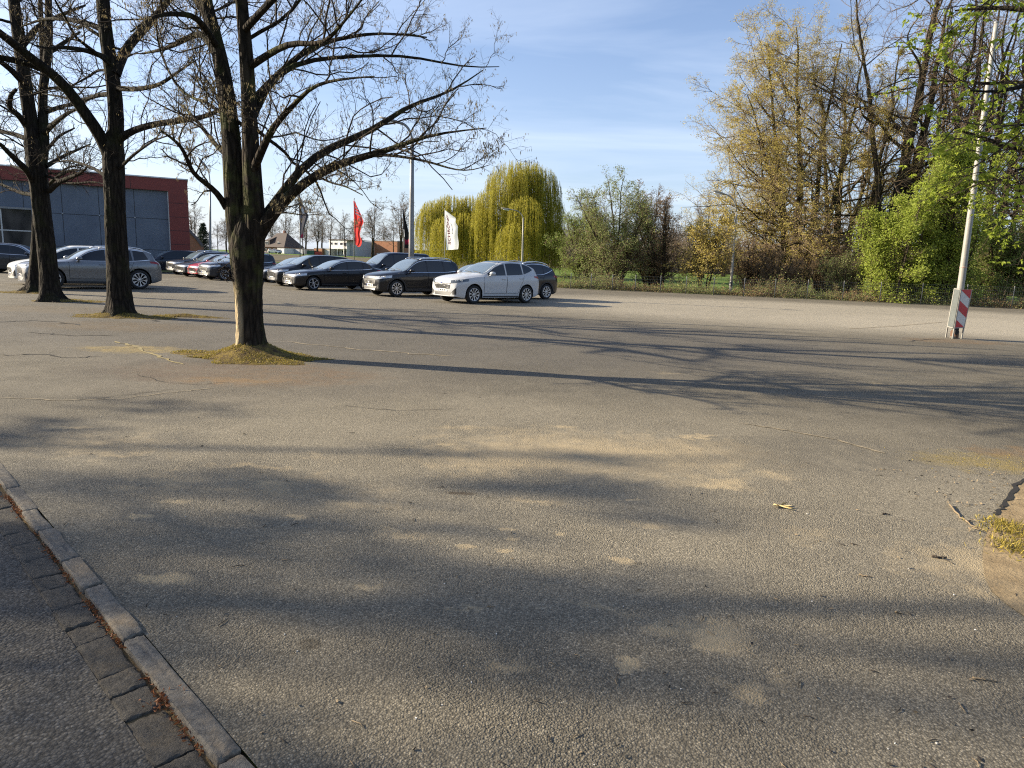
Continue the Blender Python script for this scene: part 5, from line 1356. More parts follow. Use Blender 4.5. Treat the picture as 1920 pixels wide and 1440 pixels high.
SPEC = {}
SPEC['crossover'] = dict(L=4.52, wb=2.71, fo=.90, R=.352, hw=.935,
    top=[(0, .72), (.05, .88), (.25, .97), (.75, 1.06), (1.2, 1.11), (1.36, 1.14), (2.05, 1.49), (2.45, 1.62), (2.9, 1.665), (3.4, 1.635), (3.90, 1.50), (4.15, 1.40), (4.34, 1.12), (4.46, .98), (4.52, .72)],
    sh=[(0, .60), (.05, .77), (.25, .88), (.75, .97), (1.36, 1.03), (2.5, 1.06), (3.6, 1.11), (4.1, 1.13), (4.34, 1.05), (4.46, .92), (4.52, .66)],
    cowl=1.36, scr=2.22, ra=1.5, b=2.52, c=3.42, re=3.98, kick=.17, rg=(4.17, 4.34), up=.05)
SPEC['suv'] = dict(L=4.43, wb=2.60, fo=.87, R=.352, hw=.905,
    top=[(0, .72), (.05, .85), (.25, .94), (.8, 1.03), (1.2, 1.08), (1.95, 1.53), (2.3, 1.635), (2.9, 1.665), (3.6, 1.64), (4.0, 1.56), (4.12, 1.48), (4.28, 1.10), (4.39, .92), (4.43, .70)],
    sh=[(0, .60), (.05, .74), (.25, .84), (.8, .93), (1.2, .98), (2.4, 1.02), (3.6, 1.05), (4.1, 1.07), (4.28, 1.02), (4.39, .86), (4.43, .64)],
    cowl=1.2, scr=2.08, ra=1.36, b=2.42, c=3.3, re=3.92, rg=(4.14, 4.28), up=.05)
SPEC['big_suv'] = dict(L=4.78, wb=2.93, fo=.91, R=.385, hw=.965,
    top=[(0, .72), (.05, .87), (.3, .97), (.9, 1.05), (1.45, 1.10), (2.25, 1.50), (2.7, 1.605), (3.3, 1.63), (3.9, 1.58), (4.36, 1.46), (4.56, 1.14), (4.72, 1.03), (4.78, .78)],
    sh=[(0, .60), (.05, .76), (.3, .88), (.9, .98), (1.45, 1.03), (2.6, 1.05), (3.8, 1.08), (4.34, 1.10), (4.56, 1.08), (4.72, .97), (4.78, .70)],
    cowl=1.45, scr=2.42, ra=1.62, b=2.72, c=3.66, re=4.22, rg=(4.38, 4.56), up=.05)
SPEC['saloon'] = dict(L=4.77, wb=2.71, fo=.95, R=.325, hw=.91,
    top=[(0, .62), (.05, .73), (.3, .82), (.9, .92), (1.45, .98), (2.25, 1.33), (2.65, 1.435), (3.1, 1.47), (3.6, 1.42), (4.25, 1.12), (4.62, 1.05), (4.73, .97), (4.77, .70)],
    sh=[(0, .52), (.05, .64), (.3, .74), (.9, .85), (1.45, .91), (2.6, .94), (3.7, .98), (4.25, .99), (4.62, .96), (4.73, .88), (4.77, .62)],
    cowl=1.45, scr=2.4, ra=1.62, b=2.66, c=3.5, re=3.95, rg=(3.62, 4.22), up=.045)
SPEC['mpv'] = dict(L=4.40, wb=2.68, fo=.88, R=.325, hw=.90,
    top=[(0, .68), (.05, .80), (.3, .92), (.8, 1.03), (1.05, 1.10), (1.95, 1.55), (2.3, 1.625), (2.9, 1.64), (3.6, 1.61), (4.05, 1.53), (4.18, 1.44), (4.32, 1.05), (4.37, .9), (4.40, .70)],
    sh=[(0, .56), (.05, .70), (.3, .82), (.8, .92), (1.05, .97), (2.4, 1.0), (3.6, 1.04), (4.1, 1.06), (4.32, 1.0), (4.37, .84), (4.40, .62)],
    cowl=1.05, scr=2.05, ra=1.25, b=2.35, c=3.25, re=3.95, rg=(4.2, 4.32), up=.05)
SPEC['hatch'] = dict(L=4.25, wb=2.60, fo=.86, R=.315, hw=.885,
    top=[(0, .60), (.05, .72), (.3, .82), (.85, .93), (1.2, .99), (2.0, 1.37), (2.4, 1.46), (2.9, 1.475), (3.5, 1.43), (3.9, 1.35), (4.12, 1.0), (4.2, .9), (4.25, .68)],
    sh=[(0, .50), (.05, .62), (.3, .73), (.85, .84), (1.2, .90), (2.4, .94), (3.5, .98), (3.95, .99), (4.12, .93), (4.2, .82), (4.25, .60)],
    cowl=1.2, scr=2.12, ra=1.38, b=2.4, c=3.2, re=3.72, rg=(3.94, 4.10), up=.045)
SPEC['van'] = dict(L=4.90, wb=3.0, fo=.90, R=.335, hw=.955,
    top=[(0, .78), (.05, .97), (.3, 1.09), (.8, 1.20), (1.0, 1.26), (1.75, 1.80), (2.05, 1.92), (2.6, 1.965), (4.5, 1.96), (4.74, 1.90), (4.84, 1.6), (4.88, 1.1), (4.90, .75)],
    sh=[(0, .62), (.05, .84), (.3, .97), (.8, 1.07), (1.0, 1.10), (2.4, 1.12), (4.5, 1.12), (4.74, 1.10), (4.84, 1.06), (4.88, .95), (4.90, .66)],
    cowl=1.0, scr=1.86, ra=1.18, b=2.15, c=3.45, re=4.55, rg=(4.78, 4.85), up=.07)

BODY = {}
def car_body(kind):
    if kind in BODY: return BODY[kind]
    s = SPEC[kind]; L, hwm = s['L'], s['hw']
    top, sh = pchip(s['top']), pchip(s['sh'])
    bot = pchip([(0, .27), (.35, .22), (L - .5, .24), (L, .36)])
    plan = pchip([(0, hwm * .76), (.03, hwm * .83), (.12, hwm * .905), (.32, hwm * .965), (.85, hwm), (L - 1.0, hwm), (L - .35, hwm * .95), (L - .12, hwm * .87), (L - .03, hwm * .79), (L, hwm * .72)])
    Ra = s['R'] + .055; xf, xr = s['fo'], s['fo'] + s['wb']; zw = s['R']
    xs = list(np.linspace(0, .1, 5)) + list(np.linspace(.1, L - .1, 60)) + list(np.linspace(L - .1, L, 5))
    for xc in (xf, xr):
        xs = [x for x in xs if abs(abs(x - xc) - Ra) > .03]
        xs += [xc - Ra * math.cos(a) for a in np.linspace(.0, math.pi, 19)] + [xc - Ra - .012, xc + Ra + .012]
    xs = np.unique(np.round(np.array(xs), 4))
    def arch(x):
        z = np.full_like(x, -1.0)
        for xc in (xf, xr):
            q = Ra * Ra - (x - xc) ** 2; z = np.maximum(z, np.where(q >= -1e-6, zw + np.sqrt(np.maximum(q, 0)), -1))
        return z
    def section(x):
        zb = np.maximum(bot(x), arch(x)); zs = sh(x); zt = top(x); hw = plan(x); zs0 = np.maximum(zs, zb + .02)
        ht = zs0 - zb; base = np.minimum(bot(x), zb)
        full = zs0 - bot(x)
        def hwz(z):                     # body side in cross-section, bulging at wheel height, tucking under
            q = np.clip((z - bot(x)) / np.maximum(full, .05), 0, 1)
            return hw * (.925 + .075 * np.sin(np.clip(q * 1.35 + .12, 0, 1.57)) ** .8 - .055 * np.clip((q - .72) / .28, 0, 1) ** 2 - .012 * np.exp(-((q - .5) / .08) ** 2))
        pts = [(0 * x, zb), (hw * .62, zb), (hwz(zb) - .012, zb)]
        for q in (.02, .12, .28, .46, .62, .78, .90, 1.0):
            z = zb + ht * q; pts.append((hwz(z), z))
        up = np.maximum(zt - zs0, .01); c = np.clip((up - .09) / .33, 0, 1); c = c * c * (3 - 2 * c)
        zu = zs0 + up * (.58 + .30 * c)
        ys = pts[-1][0]
        yu = (hw * .80) * (1 - c) + (ys - .028 - (zu - zs0) * .34) * c
        for q in (.06, .35, .68, 1.0):
            pts.append((ys * (1 - q) + yu * q - c * .012 * (q == .06), zs0 + (zu - zs0) * q))
        pts += [(yu * .90, zu + (zt - zu) * .52), (yu * .62, zu + (zt - zu) * .86), (yu * .32, zu + (zt - zu) * .97), (0 * x, zt)]
        return pts, zu, yu
    pts, zu, yu = section(xs)
    Y = np.stack([p[0] for p in pts], 1); Z = np.stack([p[1] for p in pts], 1); n, k = Y.shape
    ring_y = np.concatenate([Y, -Y[:, -2:0:-1]], 1); ring_z = np.concatenate([Z, Z[:, -2:0:-1]], 1); K = ring_y.shape[1]
    V = np.stack([np.repeat(xs[:, None], K, 1), ring_y, ring_z], -1).reshape(-1, 3)
    # nose and tail bow slightly in plan
    V[:, 0] += np.where(V[:, 0] < .5, .17 * (V[:, 1] / hwm) ** 2 * (1 - V[:, 0] / .5), 0) - np.where(V[:, 0] > L - .4, .09 * (V[:, 1] / hwm) ** 2 * (V[:, 0] - L + .4) / .4, 0)
    F = [(i*K + j, i*K + (j+1) % K, (i+1)*K + (j+1) % K, (i+1)*K + j) for i in range(n - 1) for j in range(K)]
    F = [f[::-1] for f in F]
    F.append(tuple(range(K))); F.append(tuple(range((n - 1) * K, n * K))[::-1])
    under = {0, 1, K - 1, K - 2}
    bvh = BVHTree.FromPolygons([tuple(v) for v in V], F)
    Fb = [f for q, f in enumerate(F) if q >= (n - 1) * K or (q % K) not in under]; Fu = [f for q, f in enumerate(F) if q < (n - 1) * K and (q % K) in under]
    zuf = lambda x: np.interp(x, xs, zu); yuf = lambda x: np.interp(x, xs, yu)
    BODY[kind] = dict(V=V, Fb=Fb, Fu=Fu, bvh=bvh, zu=zuf, yu=yuf, sh=sh, top=top, plan=plan, bot=bot, Ra=Ra, mesh=None)
    return BODY[kind]

def patch(bvh, low, up, d, nu=8, nv=3, off=.004):
    """a panel between two polylines, laid on the body along direction d"""
    low, up = resample_lin(low, nu), resample_lin(up, nu); d = Vector(d).normalized(); V = []
    for j in range(nv):
        v = j / (nv - 1)
        for i in range(nu):
            p = Vector(low[i] * (1 - v) + up[i] * v)
            h = bvh.ray_cast(p - d * 3.0, d)
            if h[0] is None or (h[0] - p).length > .9: h = bvh.find_nearest(p)
            q, nn = h[0], h[1]
            if nn.dot(d) > 0: nn = -nn
            V.append(q + (nn * .6 - d * .4).normalized() * off)
    F = [(j*nu+i, j*nu+i+1, (j+1)*nu+i+1, (j+1)*nu+i) for j in range(nv-1) for i in range(nu-1)]
    V = np.array([v[:] for v in V])
    # face outwards
    a = V[F[0][1]] - V[F[0][0]]; b_ = V[F[0][3]] - V[F[0][0]]
    k = sum(float(np.dot(np.cross(V[f[2]] - V[f[0]], V[f[3]] - V[f[1]]), np.array(d))) for f in F)
    if k > 0: F = [f[::-1] for f in F]
    m = MB(); m.add(V, F, 0, True); return m
def resample_lin(p, n):
    p = np.asarray(p, float); s = np.concatenate([[0], np.cumsum(np.linalg.norm(np.diff(p, axis=0), axis=1))])
    if s[-1] < 1e-6: return np.repeat(p[:1], n, 0)
    u = np.linspace(0, s[-1], n); return np.stack([np.interp(u, s, p[:, k]) for k in range(3)], 1)

WHEEL = {}
def wheel_meshes(R, style):
    key = (R, style)
    if key in WHEEL: return WHEEL[key]
    w = .215; rr = R * (.70 if style != 'small' else .64)
    m = MB(); m.disc_lathe([(rr, -w/2 + .02), (rr + .03, -w/2), (R - .035, -w/2), (R - .008, -w/2 + .03), (R, -w/2 + .06), (R, w/2 - .06), (R - .008, w/2 - .03), (R - .035, w/2), (rr + .03, w/2), (rr, w/2 - .02), (rr, -w/2 + .02)], (0, 0, 0), (0, 1, 0), 36)
    ty = m
    m = MB(); m.disc_lathe([(rr, -.08), (rr, w/2 - .015), (rr - .012, w/2 - .012), (rr - .03, w/2 - .03), (rr - .035, -.02), (0, -.02)], (0, 0, 0), (0, 1, 0), 36, 1)
    m.disc_lathe([(rr + .004, w/2 - .012), (rr + .002, w/2 - .004), (rr - .014, w/2 - .004), (rr - .022, w/2 - .03)], (0, 0, 0), (0, 1, 0), 36, 0)
    m.disc_lathe([(.062, w/2 - .07), (.06, w/2 - .025), (.02, w/2 - .02), (0, w/2 - .02)], (0, 0, 0), (0, 1, 0), 16, 0)
    n, tw = {'multi': (10, .026), 'five': (5, .062), 'six': (6, .058), 'small': (7, .045), 'twin': (5, .03)}[style]
    for i in range(n):
        a = 2 * math.pi * (i + .25) / n
        spl = (0,) if style != 'twin' else (-.13, .13)
        for e in spl:
            b_ = a + e; c0 = np.array([math.cos(a + e * .5), 0, math.sin(a + e * .5)]); c1 = np.array([math.cos(b_), 0, math.sin(b_)])
            m.beam(c0 * .045 + np.array([0, w/2 - .032, 0]), c1 * (rr - .012) + np.array([0, w/2 - .022, 0]), tw, .022) if True else None
            if style == 'multi':
                for g in (-.13, .13):
                    c2 = np.array([math.cos(a + g), 0, math.sin(a + g)]); m.beam(c0 * (rr * .55) + np.array([0, w/2 - .03, 0]), c2 * (rr - .012) + np.array([0, w/2 - .022, 0]), .015, .02)
    WHEEL[key] = (ty, m); return WHEEL[key]
_meshcache = {}
def cached(key, make):
    """build once, then share the mesh data between repeats"""
    if key not in _meshcache: o = make(); _meshcache[key] = o.data; return o
    o = bpy.data.objects.new(key[0], _meshcache[key]); COL.objects.link(o); return o

def make_car(name, kind, mat, label, contact, head, group='parked cars', wheel='multi', chrome=True, grille='bars', cladding=False, rails=False, emblem=None, detail=True, low_grille=True, lens='lens', rear_only=False, dark_roof=False, trim=True):
    """contact: ground point of the front wheel on the camera's side (local -y); head: direction nose -> tail, degrees"""
    s = SPEC[kind]; B = car_body(kind); L, hw, R = s['L'], s['hw'], s['R']; rz = math.radians(head)
    tr = hw - .125
    ca, sa = math.cos(rz), math.sin(rz); lx_, ly_ = s['fo'], -tr
    loc = (contact[0] - (ca * lx_ - sa * ly_), contact[1] - (sa * lx_ + ca * ly_), 0)
    root = thing(name, label, 'car' if kind != 'van' else 'van', loc, rz, group)
    bvh, zu, yu, sh, top = B['bvh'], B['zu'], B['yu'], B['sh'], B['top']
    pm = M[mat]
    m = MB(); m.add(B['V'], B['Fb'], 0, True); body = m.build('body', pm, root, sharp=42)
    m = MB(); m.add(B['V'], B['Fu'], 0)
    m.box((L / 2, 0, .34), (L - .9, hw * 1.25, .30)); m.build('underbody', M['under'], root)
    up = s['up']
    # windscreen, rear window, side windows
    def topstrip(x0, x1, inset, name_, matn, n=9, off=.006, dirv=(0, 0, -1)):
        xx = np.linspace(x0, x1, n); lo = [(x, -(yu(x) - inset), 0) for x in xx]; hi = [(x, (yu(x) - inset), 0) for x in xx]
        V = []
        for j in range(13):
            for i in range(n):
                p = np.array(lo[i]) * (1 - j / 12) + np.array(hi[i]) * j / 12; h = bvh.ray_cast(Vector((p[0], p[1], 5)), Vector((0, 0, -1)))
                q, nn = h[0], h[1]; nn = nn if nn.z > 0 else -nn; V.append((q + nn * off)[:])
        F = [(j*n+i, j*n+i+1, (j+1)*n+i+1, (j+1)*n+i) for j in range(12) for i in range(n-1)]
        mm = MB(); mm.add(V, F, 0, True); return mm.build(name_, M[matn], root)
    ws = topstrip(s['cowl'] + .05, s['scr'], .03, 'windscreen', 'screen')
    mw = MB()
    for y0, y1 in ((-.55, .05), (.0, .55)):
        pw = [Vector((s['cowl'] + .09 + .10 * k / 4, y0 + (y1 - y0) * k / 4, 5)) for k in range(5)]; pq = [bvh.ray_cast(q, Vector((0, 0, -1)))[0] + Vector((0, 0, .018)) for q in pw]
        mw.tube([q[:] for q in pq], .008, 5)
    mw.build('wiper', M['plastic'], ws)
    topstrip(s['rg'][0], s['rg'][1], .06, 'rear_window', 'glass', 6)
    if dark_roof: topstrip(s['scr'] + .06, s['rg'][0] - .35, .10, 'roof_glass', 'glass', 9, .005)
    for sd in (-1, 1):
        d = (0, -sd, 0)
        def P3(x, z): return (x, sd * hw, z)
        zl = lambda x: float(sh(x)) + .035 + s.get('kick', .04) * max(0.0, (x - s['c'] + .15) / (s['re'] - s['c'] + .15)) ** 1.6
        zh = lambda x: max(float(zu(x)) - up * .55, zl(x) + .012)
        def window(x0, x1, sl0=0.0, sl1=0.0):
            xl = np.linspace(x0, x1, 9); xu = np.linspace(x0 + sl0, x1 + sl1, 9)
            return patch(bvh, [P3(x, zl(x)) for x in xl], [P3(x, zh(x)) for x in xu], d, 9, 5, .005).build('side_window', M['glass'], root)
        ra, b_, c_, re = s['ra'] + .10, s['b'], s['c'], s['re']
        window(ra, b_ - .035); window(b_ + .035, c_ - .03, 0, -.04); window(c_ + .03, re, -.02, -.16)
        if chrome and detail and trim:
            xx = np.linspace(ra - .03, re + .03, 14)
            patch(bvh, [P3(x, zl(x) - .022) for x in xx], [P3(x, zl(x) - .004) for x in xx], d, 14, 2, .009).build('window_trim', M['chrome'], root)
            xx = np.linspace(ra - .03, re - .13, 18)
            patch(bvh, [P3(x, zh(x) + .002) for x in xx], [P3(x, zh(x) + .018) for x in xx], d, 18, 2, .009).build('window_trim', M['chrome'], root)
        # doors with gaps and handles
        xa = s['fo'] + B['Ra'] + .07; xr_ = s['fo'] + s['wb'] - B['Ra']
        zs_ = lambda x: float(sh(x)) - .012
        for (x0, x1, x1b) in ((max(xa, s['ra'] - .16), b_, b_), (b_ + .012, min(c_ + .12, xr_ + B['Ra'] * .6), min(c_ - .1, xr_ - .06))):
            xl = np.linspace(x0, x1b, 7); xu = np.linspace(x0, x1, 7)
            mid = [P3(x * .5 + y * .5, .62) for x, y in zip(xl, xu)]
            dr = patch(bvh, [P3(x, .40) for x in xl], [P3(y, zs_(y)) for y in xu], d, 7, 7, .003).build('door', pm, root)
            if detail:
                g = MB()
                for (p0, p1) in (((x0, .40), (x0, zs_(x0))), ((x1b, .40), (x1, zs_(x1))), ):
                    q = patch(bvh, [P3(p0[0] - .006, p0[1] + (p1[1] - p0[1]) * e) for e in np.linspace(0, 1, 6)] and [P3(p0[0] + (p1[0] - p0[0]) * e - .006, p0[1] + (p1[1] - p0[1]) * e) for e in np.linspace(0, 1, 6)],
                              [P3(p0[0] + (p1[0] - p0[0]) * e + .006, p0[1] + (p1[1] - p0[1]) * e) for e in np.linspace(0, 1, 6)], d, 6, 2, .0055)
                    g.add(q.V[0], [q.F[0][0]], 0)
                q = patch(bvh, [P3(x, .394) for x in xl], [P3(x, .406) for x in xl], d, 7, 2, .0055); g.add(q.V[0], [q.F[0][0]], 0)
                g.build('gap', M['gap'], dr)
                hx = x1 - .17; hz_ = zs_(hx) - .10; h = bvh.ray_cast(Vector((hx, sd * 3, hz_)), Vector((0, -sd, 0)))[0]
                if h is not None: mm = MB(); mm.box((h.x, h.y + sd * .014, h.z), (.19, .035, .03), 0, 0, bev=.012); mm.build('handle', pm if mat != 'car_white' else pm, dr)
        # sill, arch trim
        xs_ = np.linspace(s['fo'] + B['Ra'] + .03, s['fo'] + s['wb'] - B['Ra'] - .03, 8)
        zt_ = .36 if cladding else .30
        patch(bvh, [P3(x, .25) for x in xs_], [P3(x, zt_) for x in xs_], d, 8, 3, .007).build('sill', M['plastic'], root)
        if cladding:
            for xc in (s['fo'], s['fo'] + s['wb']):
                an = np.linspace(-.12, math.pi + .12, 17); Ra = B['Ra']
                patch(bvh, [P3(xc - (Ra + .004) * math.cos(a), R + (Ra + .004) * math.sin(a)) for a in an], [P3(xc - (Ra + .055) * math.cos(a), R + (Ra + .055) * math.sin(a)) for a in an], d, 17, 2, .009).build('arch_trim', M['plastic'], root)
        # mirror
        mm = MB(); mx_, mz = s['ra'] + .16, float(sh(s['ra'] + .16)) + .115
        my = float(B['plan'](mx_)) + .10
        prof = [(-.10, .02), (-.075, .075), (-.02, .10), (.05, .098), (.085, .085)]; V = []; k = 10
        for px_, w_ in prof:
            for j in range(k): a = j * 2 * math.pi / k; V.append((mx_ + px_, sd * my + w_ * 1.15 * math.cos(a), mz + w_ * .75 * math.sin(a)))
        F = [(i*k+j, i*k+(j+1)%k, (i+1)*k+(j+1)%k, (i+1)*k+j) for i in range(len(prof)-1) for j in range(k)] + [tuple(range(k))[::-1], tuple(range((len(prof)-1)*k, len(prof)*k))]
        mm.add(V, F, 0, True); mm.beam((mx_, sd * (my - .16), mz - .09), (mx_, sd * (my - .04), mz - .03), .06, .04); mm.build('mirror', pm, root)
        # lamps
        zf = float(sh(.25)); dh = Vector((.72, -sd * .70, 0))
        a0, a1 = (.03, sd * hw * .58), (.62, sd * hw * .98)
        xq = np.linspace(0, 1, 6)
        lo = [(a0[0] + (a1[0] - a0[0]) * q, a0[1] + (a1[1] - a0[1]) * q, zf - .135 + .10 * q) for q in xq]; hi = [(a0[0] + (a1[0] - a0[0]) * q, a0[1] + (a1[1] - a0[1]) * q, zf - .02 + .075 * q) for q in xq]
        hl = patch(bvh, lo, hi, dh, 10, 5, .007).build('headlight', M[lens], root)
        if detail:
            for q in (.34, .62):
                g = MB()
                c3 = Vector((a0[0] + (a1[0] - a0[0]) * q, a0[1] + (a1[1] - a0[1]) * q, zf - .05 + .06 * q)); h = bvh.ray_cast(c3 - dh * 2, dh)
                if h[0] is not None: g.disc_lathe([(.045, .012), (.04, .016), (.03, .012), (0, .010)], h[0][:], (-dh)[:], 12); g.build('lamp_ring', M['chrome'], hl)
        zr = float(sh(L - .2)); dt = Vector((-.75, -sd * .66, 0)); b0, b1 = (L - .02, sd * hw * .52), (L - .48, sd * hw * .96)
        lo = [(b0[0] + (b1[0] - b0[0]) * q, b0[1] + (b1[1] - b0[1]) * q, zr - .13 + .09 * q) for q in xq]; hi = [(b0[0] + (b1[0] - b0[0]) * q, b0[1] + (b1[1] - b0[1]) * q, zr + .0 + .03 * q) for q in xq]
        patch(bvh, lo, hi, dt, 9, 4, .007).build('taillight', M['tail'], root)
        # lower bumper intake corner
        if detail and low_grille:
            yi = [sd * hw * q for q in (.66, .74, .82, .88)]
            patch(bvh, [(.05, y, .34) for y in yi], [(.05, y, .46 + .05 * k) for k, y in enumerate(yi)], Vector((.85, -sd * .5, 0)), 6, 3, .006).build('air_intake', M['plastic'], root)
        if rails:
            xx = np.linspace(s['scr'] + .1, s['rg'][0] - .25, 10); q = [(x, sd * (float(yu(x)) - .05), float(top(x)) + .028 - .05 * (i in (0, 9))) for i, x in enumerate(xx)]
            mm = MB(); mm.tube(q, .018, 6); mm.build('roof_rail', M['chrome'] if chrome else M['plastic'], root)
        # wheels
        for xc in (s['fo'], s['fo'] + s['wb']):
            wl_ = bpy.data.objects.new('wheel', None); COL.objects.link(wl_); wl_.parent = root; wl_.location = (xc, sd * (hw - .125), R); wl_.empty_display_size = .1
            if sd < 0: wl_.rotation_euler = (0, 0, math.pi)
            ty, rm = wheel_meshes(R, wheel)
            o = cached(('tyre', R, wheel), lambda: ty.build('tyre', M['tyre'])); o.parent = wl_
            o = cached(('rim', R, wheel), lambda: rm.build('rim', [M['rim'], M['rim_d']])); o.parent = wl_
    # nose
    zf = float(sh(.05)); fx = Vector((1, 0, 0)); w1 = hw * .56
    yy = np.linspace(-1, 1, 9)
    gz0, gz1 = zf - .225, zf - .02
    gm = {'bars': 'plastic', 'mesh': 'plastic', 'chrome': 'chrome'}[grille]
    gr = patch(bvh, [(0, y * w1 * .86, gz0) for y in yy], [(0, y * w1, gz1) for y in yy], fx, 11, 4, .006).build('grille', M[gm], root)
    mm = MB()
    if grille == 'chrome':
        for k in range(3): q = patch(bvh, [(0, y * w1 * .84, gz0 + .025 + .045 * k) for y in yy], [(0, y * w1 * .84, gz0 + .045 + .045 * k) for y in yy], fx, 11, 2, .011); mm.add(q.V[0], [q.F[0][0]])
        mm.build('grille_slot', M['plastic'], gr)
    else:
        for k in range(4): q = patch(bvh, [(0, y * w1 * .84, gz0 + .015 + .04 * k) for y in yy], [(0, y * w1 * .84, gz0 + .0195 + .04 * k) for y in yy], fx, 11, 2, .011); mm.add(q.V[0], [q.F[0][0]])
        if grille == 'mesh':
            for k in range(13):
                y0 = (-.84 + 1.68 * k / 12) * w1; q = patch(bvh, [(0, y0 - .006, gz0 + .01), (0, y0 - .006 + .02, gz0 + .08), (0, y0 - .006, gz1 - .01)], [(0, y0 + .006, gz0 + .01), (0, y0 + .026, gz0 + .08), (0, y0 + .006, gz1 - .01)], fx, 5, 2, .010); mm.add(q.V[0], [q.F[0][0]])
        mm.build('grille_bar', M['chrome'] if chrome else M['rim'], gr)
    patch(bvh, [(0, y * hw * .52, .30) for y in yy], [(0, y * hw * .60, .43) for y in yy], fx, 9, 3, .006).build('lower_grille', M['plastic'], root)
    if chrome and grille == 'chrome':
        patch(bvh, [(0, y * hw * .50, .285) for y in yy], [(0, y * hw * .52, .315) for y in yy], fx, 9, 2, .010).build('bumper_trim', M['chrome'], root)
    def plate(front):
        x = -.3 if front else L + .3; dd = Vector((1, 0, 0)) if front else Vector((-1, 0, 0)); zc_ = zf - .285 if front else .62
        h = bvh.ray_cast(Vector((x, 0, zc_)), dd)[0]; q = MB(); q.box((h.x - dd.x * .012, 0, zc_), (.014, .52, .112), 0, 0, bev=.004); pl = q.build('number_plate', M['plate'], root)
        q = MB(); q.box((h.x - dd.x * .021, -.24 * dd.x if False else (.235 if front else -.235), zc_), (.004, .04, .105)); q.build('plate_strip', M['plate_b'], pl)
        q = MB()
        for k, y in enumerate((-.17, -.12, -.02, .03, .10, .15)): q.box((h.x - dd.x * .021, y, zc_ + .004 * (k % 2)), (.004, .022 + .008 * (k % 3), .062))
        q.build('plate_mark', M['gap'], pl)
    plate(True); plate(False)
    if emblem:
        h = bvh.ray_cast(Vector((-1, 0, (gz0 + gz1) / 2 + .01)), fx)[0]; q = MB()
        if emblem == 'round':
            q.disc_lathe([(.072, .014), (.072, .022), (.058, .022), (.058, .014)], h[:], (-1, 0, 0), 20)
            for a, b2 in (((-.026, .05), (0, .004)), ((.026, .05), (0, .004)), ((-.05, .02), (-.024, -.045)), ((-.024, -.045), (0, -.005)), ((0, -.005), (.024, -.045)), ((.024, -.045), (.05, .02))):
                q.beam((h.x - .02, a[0], h.z + a[1]), (h.x - .02, b2[0], h.z + b2[1]), .010, .01)
            q.build('emblem', M['chrome'], gr)
        else:
            h = bvh.ray_cast(Vector((-1, 0, zf + .005)), Vector((1, 0, 0)))[0]
            V = [(h.x - .012, .062 * math.cos(a), h.z + .026 * math.sin(a)) for a in np.linspace(0, 6.283, 17)[:-1]]; q.add(V, [tuple(range(16))]); q.build('emblem', M['plate_b'], root)
    return root

def fc(px, py): q = G(px, py); return (float(q[0]), float(q[1]))
def fy(px, Y): q = P(px, 520, Y); return (float(q[0]), float(Y))
make_car('car', 'crossover', 'car_white', 'shiny white crossover in the middle of the car park, nose towards the camera', fc(886, 569.5), 42, wheel='multi', trim=False, grille='mesh', emblem='oval', lens='lens_d', dark_roof=True)
make_car('car', 'suv', 'car_black', 'black SUV with a chrome grille left of the white crossover', fc(742, 556.5), 41, wheel='multi', grille='chrome', cladding=True, rails=True, emblem='round')
make_car('car', 'saloon', 'car_black', 'low black saloon with a chrome grille and six-spoke wheels', fc(587, 544.5), 40, wheel='six', grille='chrome', emblem='round')
make_car('car', 'mpv', 'car_black', 'black people carrier between the nearest trunk and the low black saloon', fc(549, 537), 40, wheel='five', chrome=False)
make_car('car', 'hatch', 'car_blue', 'dark car whose windscreen shows behind the black people carrier', fy(520, 39.0), 40, wheel='five', chrome=False, detail=False)
make_car('van', 'van', 'car_blue', 'dark blue-black passenger van rising behind the black SUV', fy(703, 39.2), 40, wheel='small', chrome=False)
make_car('car', 'hatch', 'car_black', 'black car of which only the roof shows between SUV and white crossover', fy(868, 38.0), 40, wheel='five', chrome=False, detail=False)
make_car('car', 'crossover', 'car_black', 'black SUV half hidden behind the tail of the white crossover', (-.68, 29.75), 41, wheel='multi', cladding=True, rails=True)
make_car('car', 'big_suv', 'car_grey', 'long silver-grey SUV seen behind the tree trunks at the left', (fc(262, 542.5)[0] - 2.93 * math.cos(math.radians(44)), fc(262, 542.5)[1] - 2.93 * math.sin(math.radians(44))), 44, wheel='multi', rails=True)
make_car('car', 'suv', 'car_dark', 'dark green-black SUV with bright wheels left of the nearest trunk', fc(420, 526), 50, wheel='multi', grille='chrome', rails=True)
make_car('car', 'hatch', 'car_red', 'dark red car in the left row, the only red one', fy(396, 41.6), 50, wheel='five', chrome=False)
make_car('car', 'hatch', 'car_dark', 'dark grey car just left of the red one', fy(371, 43.6), 50, wheel='five', chrome=False)
make_car('car', 'suv', 'car_black', 'black SUV with roof rails behind the dark grey and red cars', fy(352, 46.4), 50, wheel='five', rails=True)
make_car('car', 'mpv', 'car_blue', 'blue-black estate showing behind the tail of the silver-grey SUV', fy(290, 48.5), 40, wheel='five', chrome=False, detail=False)
make_car('car', 'mpv', 'car_cream', 'white car parked behind the nose of the silver-grey SUV', fy(72, 27.6), 44, wheel='five', chrome=False)
make_car('car', 'suv', 'car_dark', 'dark SUV at the left picture edge showing its red tail light', fy(100, 40.5), 197, wheel='five', chrome=True)
for k, (px, lb) in enumerate(((511, 'tiny white car parked in front of the far farmhouse'), (523, 'tiny pale car right beside the white one at the farmhouse'))):
    c = make_car('car', 'hatch', 'car_cream', lb, fy(px, 244), 170 if k else 10, group='cars at the far farmhouse', wheel='five', chrome=False, detail=False); c.location.z = rise(244) - .03

